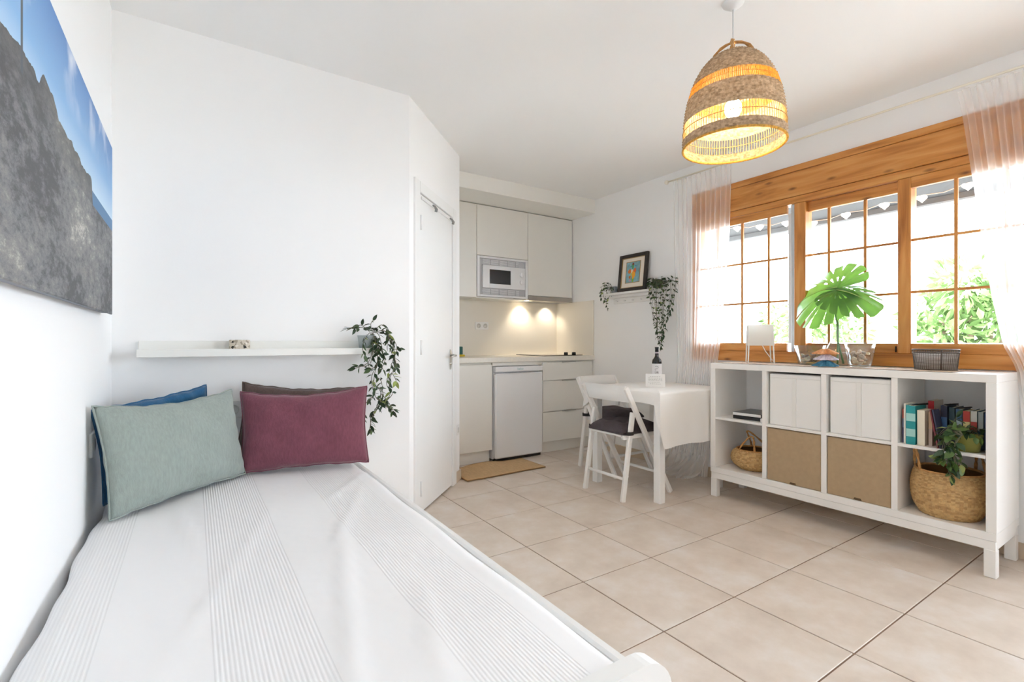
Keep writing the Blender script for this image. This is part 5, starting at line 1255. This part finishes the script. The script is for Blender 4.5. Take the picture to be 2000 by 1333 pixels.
# ================================================================== CURTAINS
def curtain(name, label, zs, ya, yb, xs, folds, amp, seed, nz=60):
    rn = random.Random(seed); t = thing(name, label, 'curtain', (xs[0], ya[0], 0), 'sheer curtains at the window')
    nu = folds*12; G = []
    ph = [rn.uniform(0, 6) for _ in range(6)]
    for i in range(nu+1):
        u = i/nu; row = []
        for j in range(nz+1):
            z = zs[0]+(zs[-1]-zs[0])*j/nz
            y0 = float(np.interp(-z, [-q for q in zs], ya)); y1 = float(np.interp(-z, [-q for q in zs], yb)); x = float(np.interp(-z, [-q for q in zs], xs))
            f = 1-z/zs[0]
            uu = u+.012*math.sin(3*u*2*PI+ph[0]+f*1.5)
            w_ = math.sin(uu*folds*2*PI+ph[1]+.6*math.sin(f*3+ph[2]))+.4*math.sin(uu*folds*PI*1.3+ph[3]+f)
            row.append((x+amp*w_*(.55+.6*f), y0+(y1-y0)*uu+.006*math.sin(uu*folds*4*PI+ph[4]), z))
        G.append(row)
    MB().grid(G).build('sheer_panel', SHEER, t, recalc=False)
    hd_ = [[(p[0]-.003, p[1], p[2]) for p in r[:2]] for r in G]
    return t
curtain('sheer_curtain', 'white sheer curtain hanging at the kitchen end of the window', [2.438, 2.3, 1.9, 1.07, .93, .5, .012], [2.675, 2.67, 2.665, 2.64, 2.64, 2.67, 2.73], [2.15, 2.15, 2.165, 2.26, 2.285, 2.33, 2.36], [3.392, 3.392, 3.395, 3.408, 3.412, 3.41, 3.39], 12, .020, 5)
curtain('sheer_curtain', 'white sheer curtain gathered behind the near end of the cube shelf', [2.420, 2.29, 1.9, 1.6, 1.33, 1.07, .95, .5, .012], [.865, .845, .80, .765, .73, .685, .635, .60, .58], [.20, .20, .22, .25, .29, .33, .36, .34, .30], [3.40, 3.40, 3.40, 3.40, 3.40, 3.40, 3.405, 3.41, 3.40], 12, .020, 8)
rod = thing('curtain_rod', 'thin cream curtain rod with end knob above the window', 'curtain rod', (3.39, 1.5, 2.44))
RODM = M_('cream_rod', '#ebe5d6', .5)
MB().tube([(3.392, 2.735, 2.452), (3.392, -.1, 2.43)], .0065, 12).build('rod', RODM, rod)
MB().ball((3.392, 2.752, 2.452), (.018, .02, .018), 14, 10).build('end_knob', RODM, rod)
for y in (2.66, .1):
    MB().tube([(3.392, y, 2.452 if y > 1 else 2.43), (3.43, y, 2.452 if y > 1 else 2.43), (3.469, y, 2.46 if y > 1 else 2.44)], .007, 8).build('bracket', RODM, rod)
# hem of the sheer curtain gathered on the floor beside the table
rn = random.Random(9); G = []
for i in range(121):
    u = i/120; row = []
    for j in range(13):
        v = j/12
        row.append((3.39-.20*v**1.3+.025*math.sin(u*34+2*v)*(.3+v), 2.73-.36*u+.03*math.sin(v*5+u*9)*v, .16*(1-v)**1.6+.014+.012*(1+math.sin(u*47+6*v))*(.4+v*.6)))
    G.append(row)
cur = [o for o in bpy.data.objects if o.name == 'sheer_curtain'][0]
MB().grid(G).build('pooled_hem', SHEER, cur, recalc=False)
# things on the tablecloth and small leftovers
q = P(1152, 752, Z=.7475)
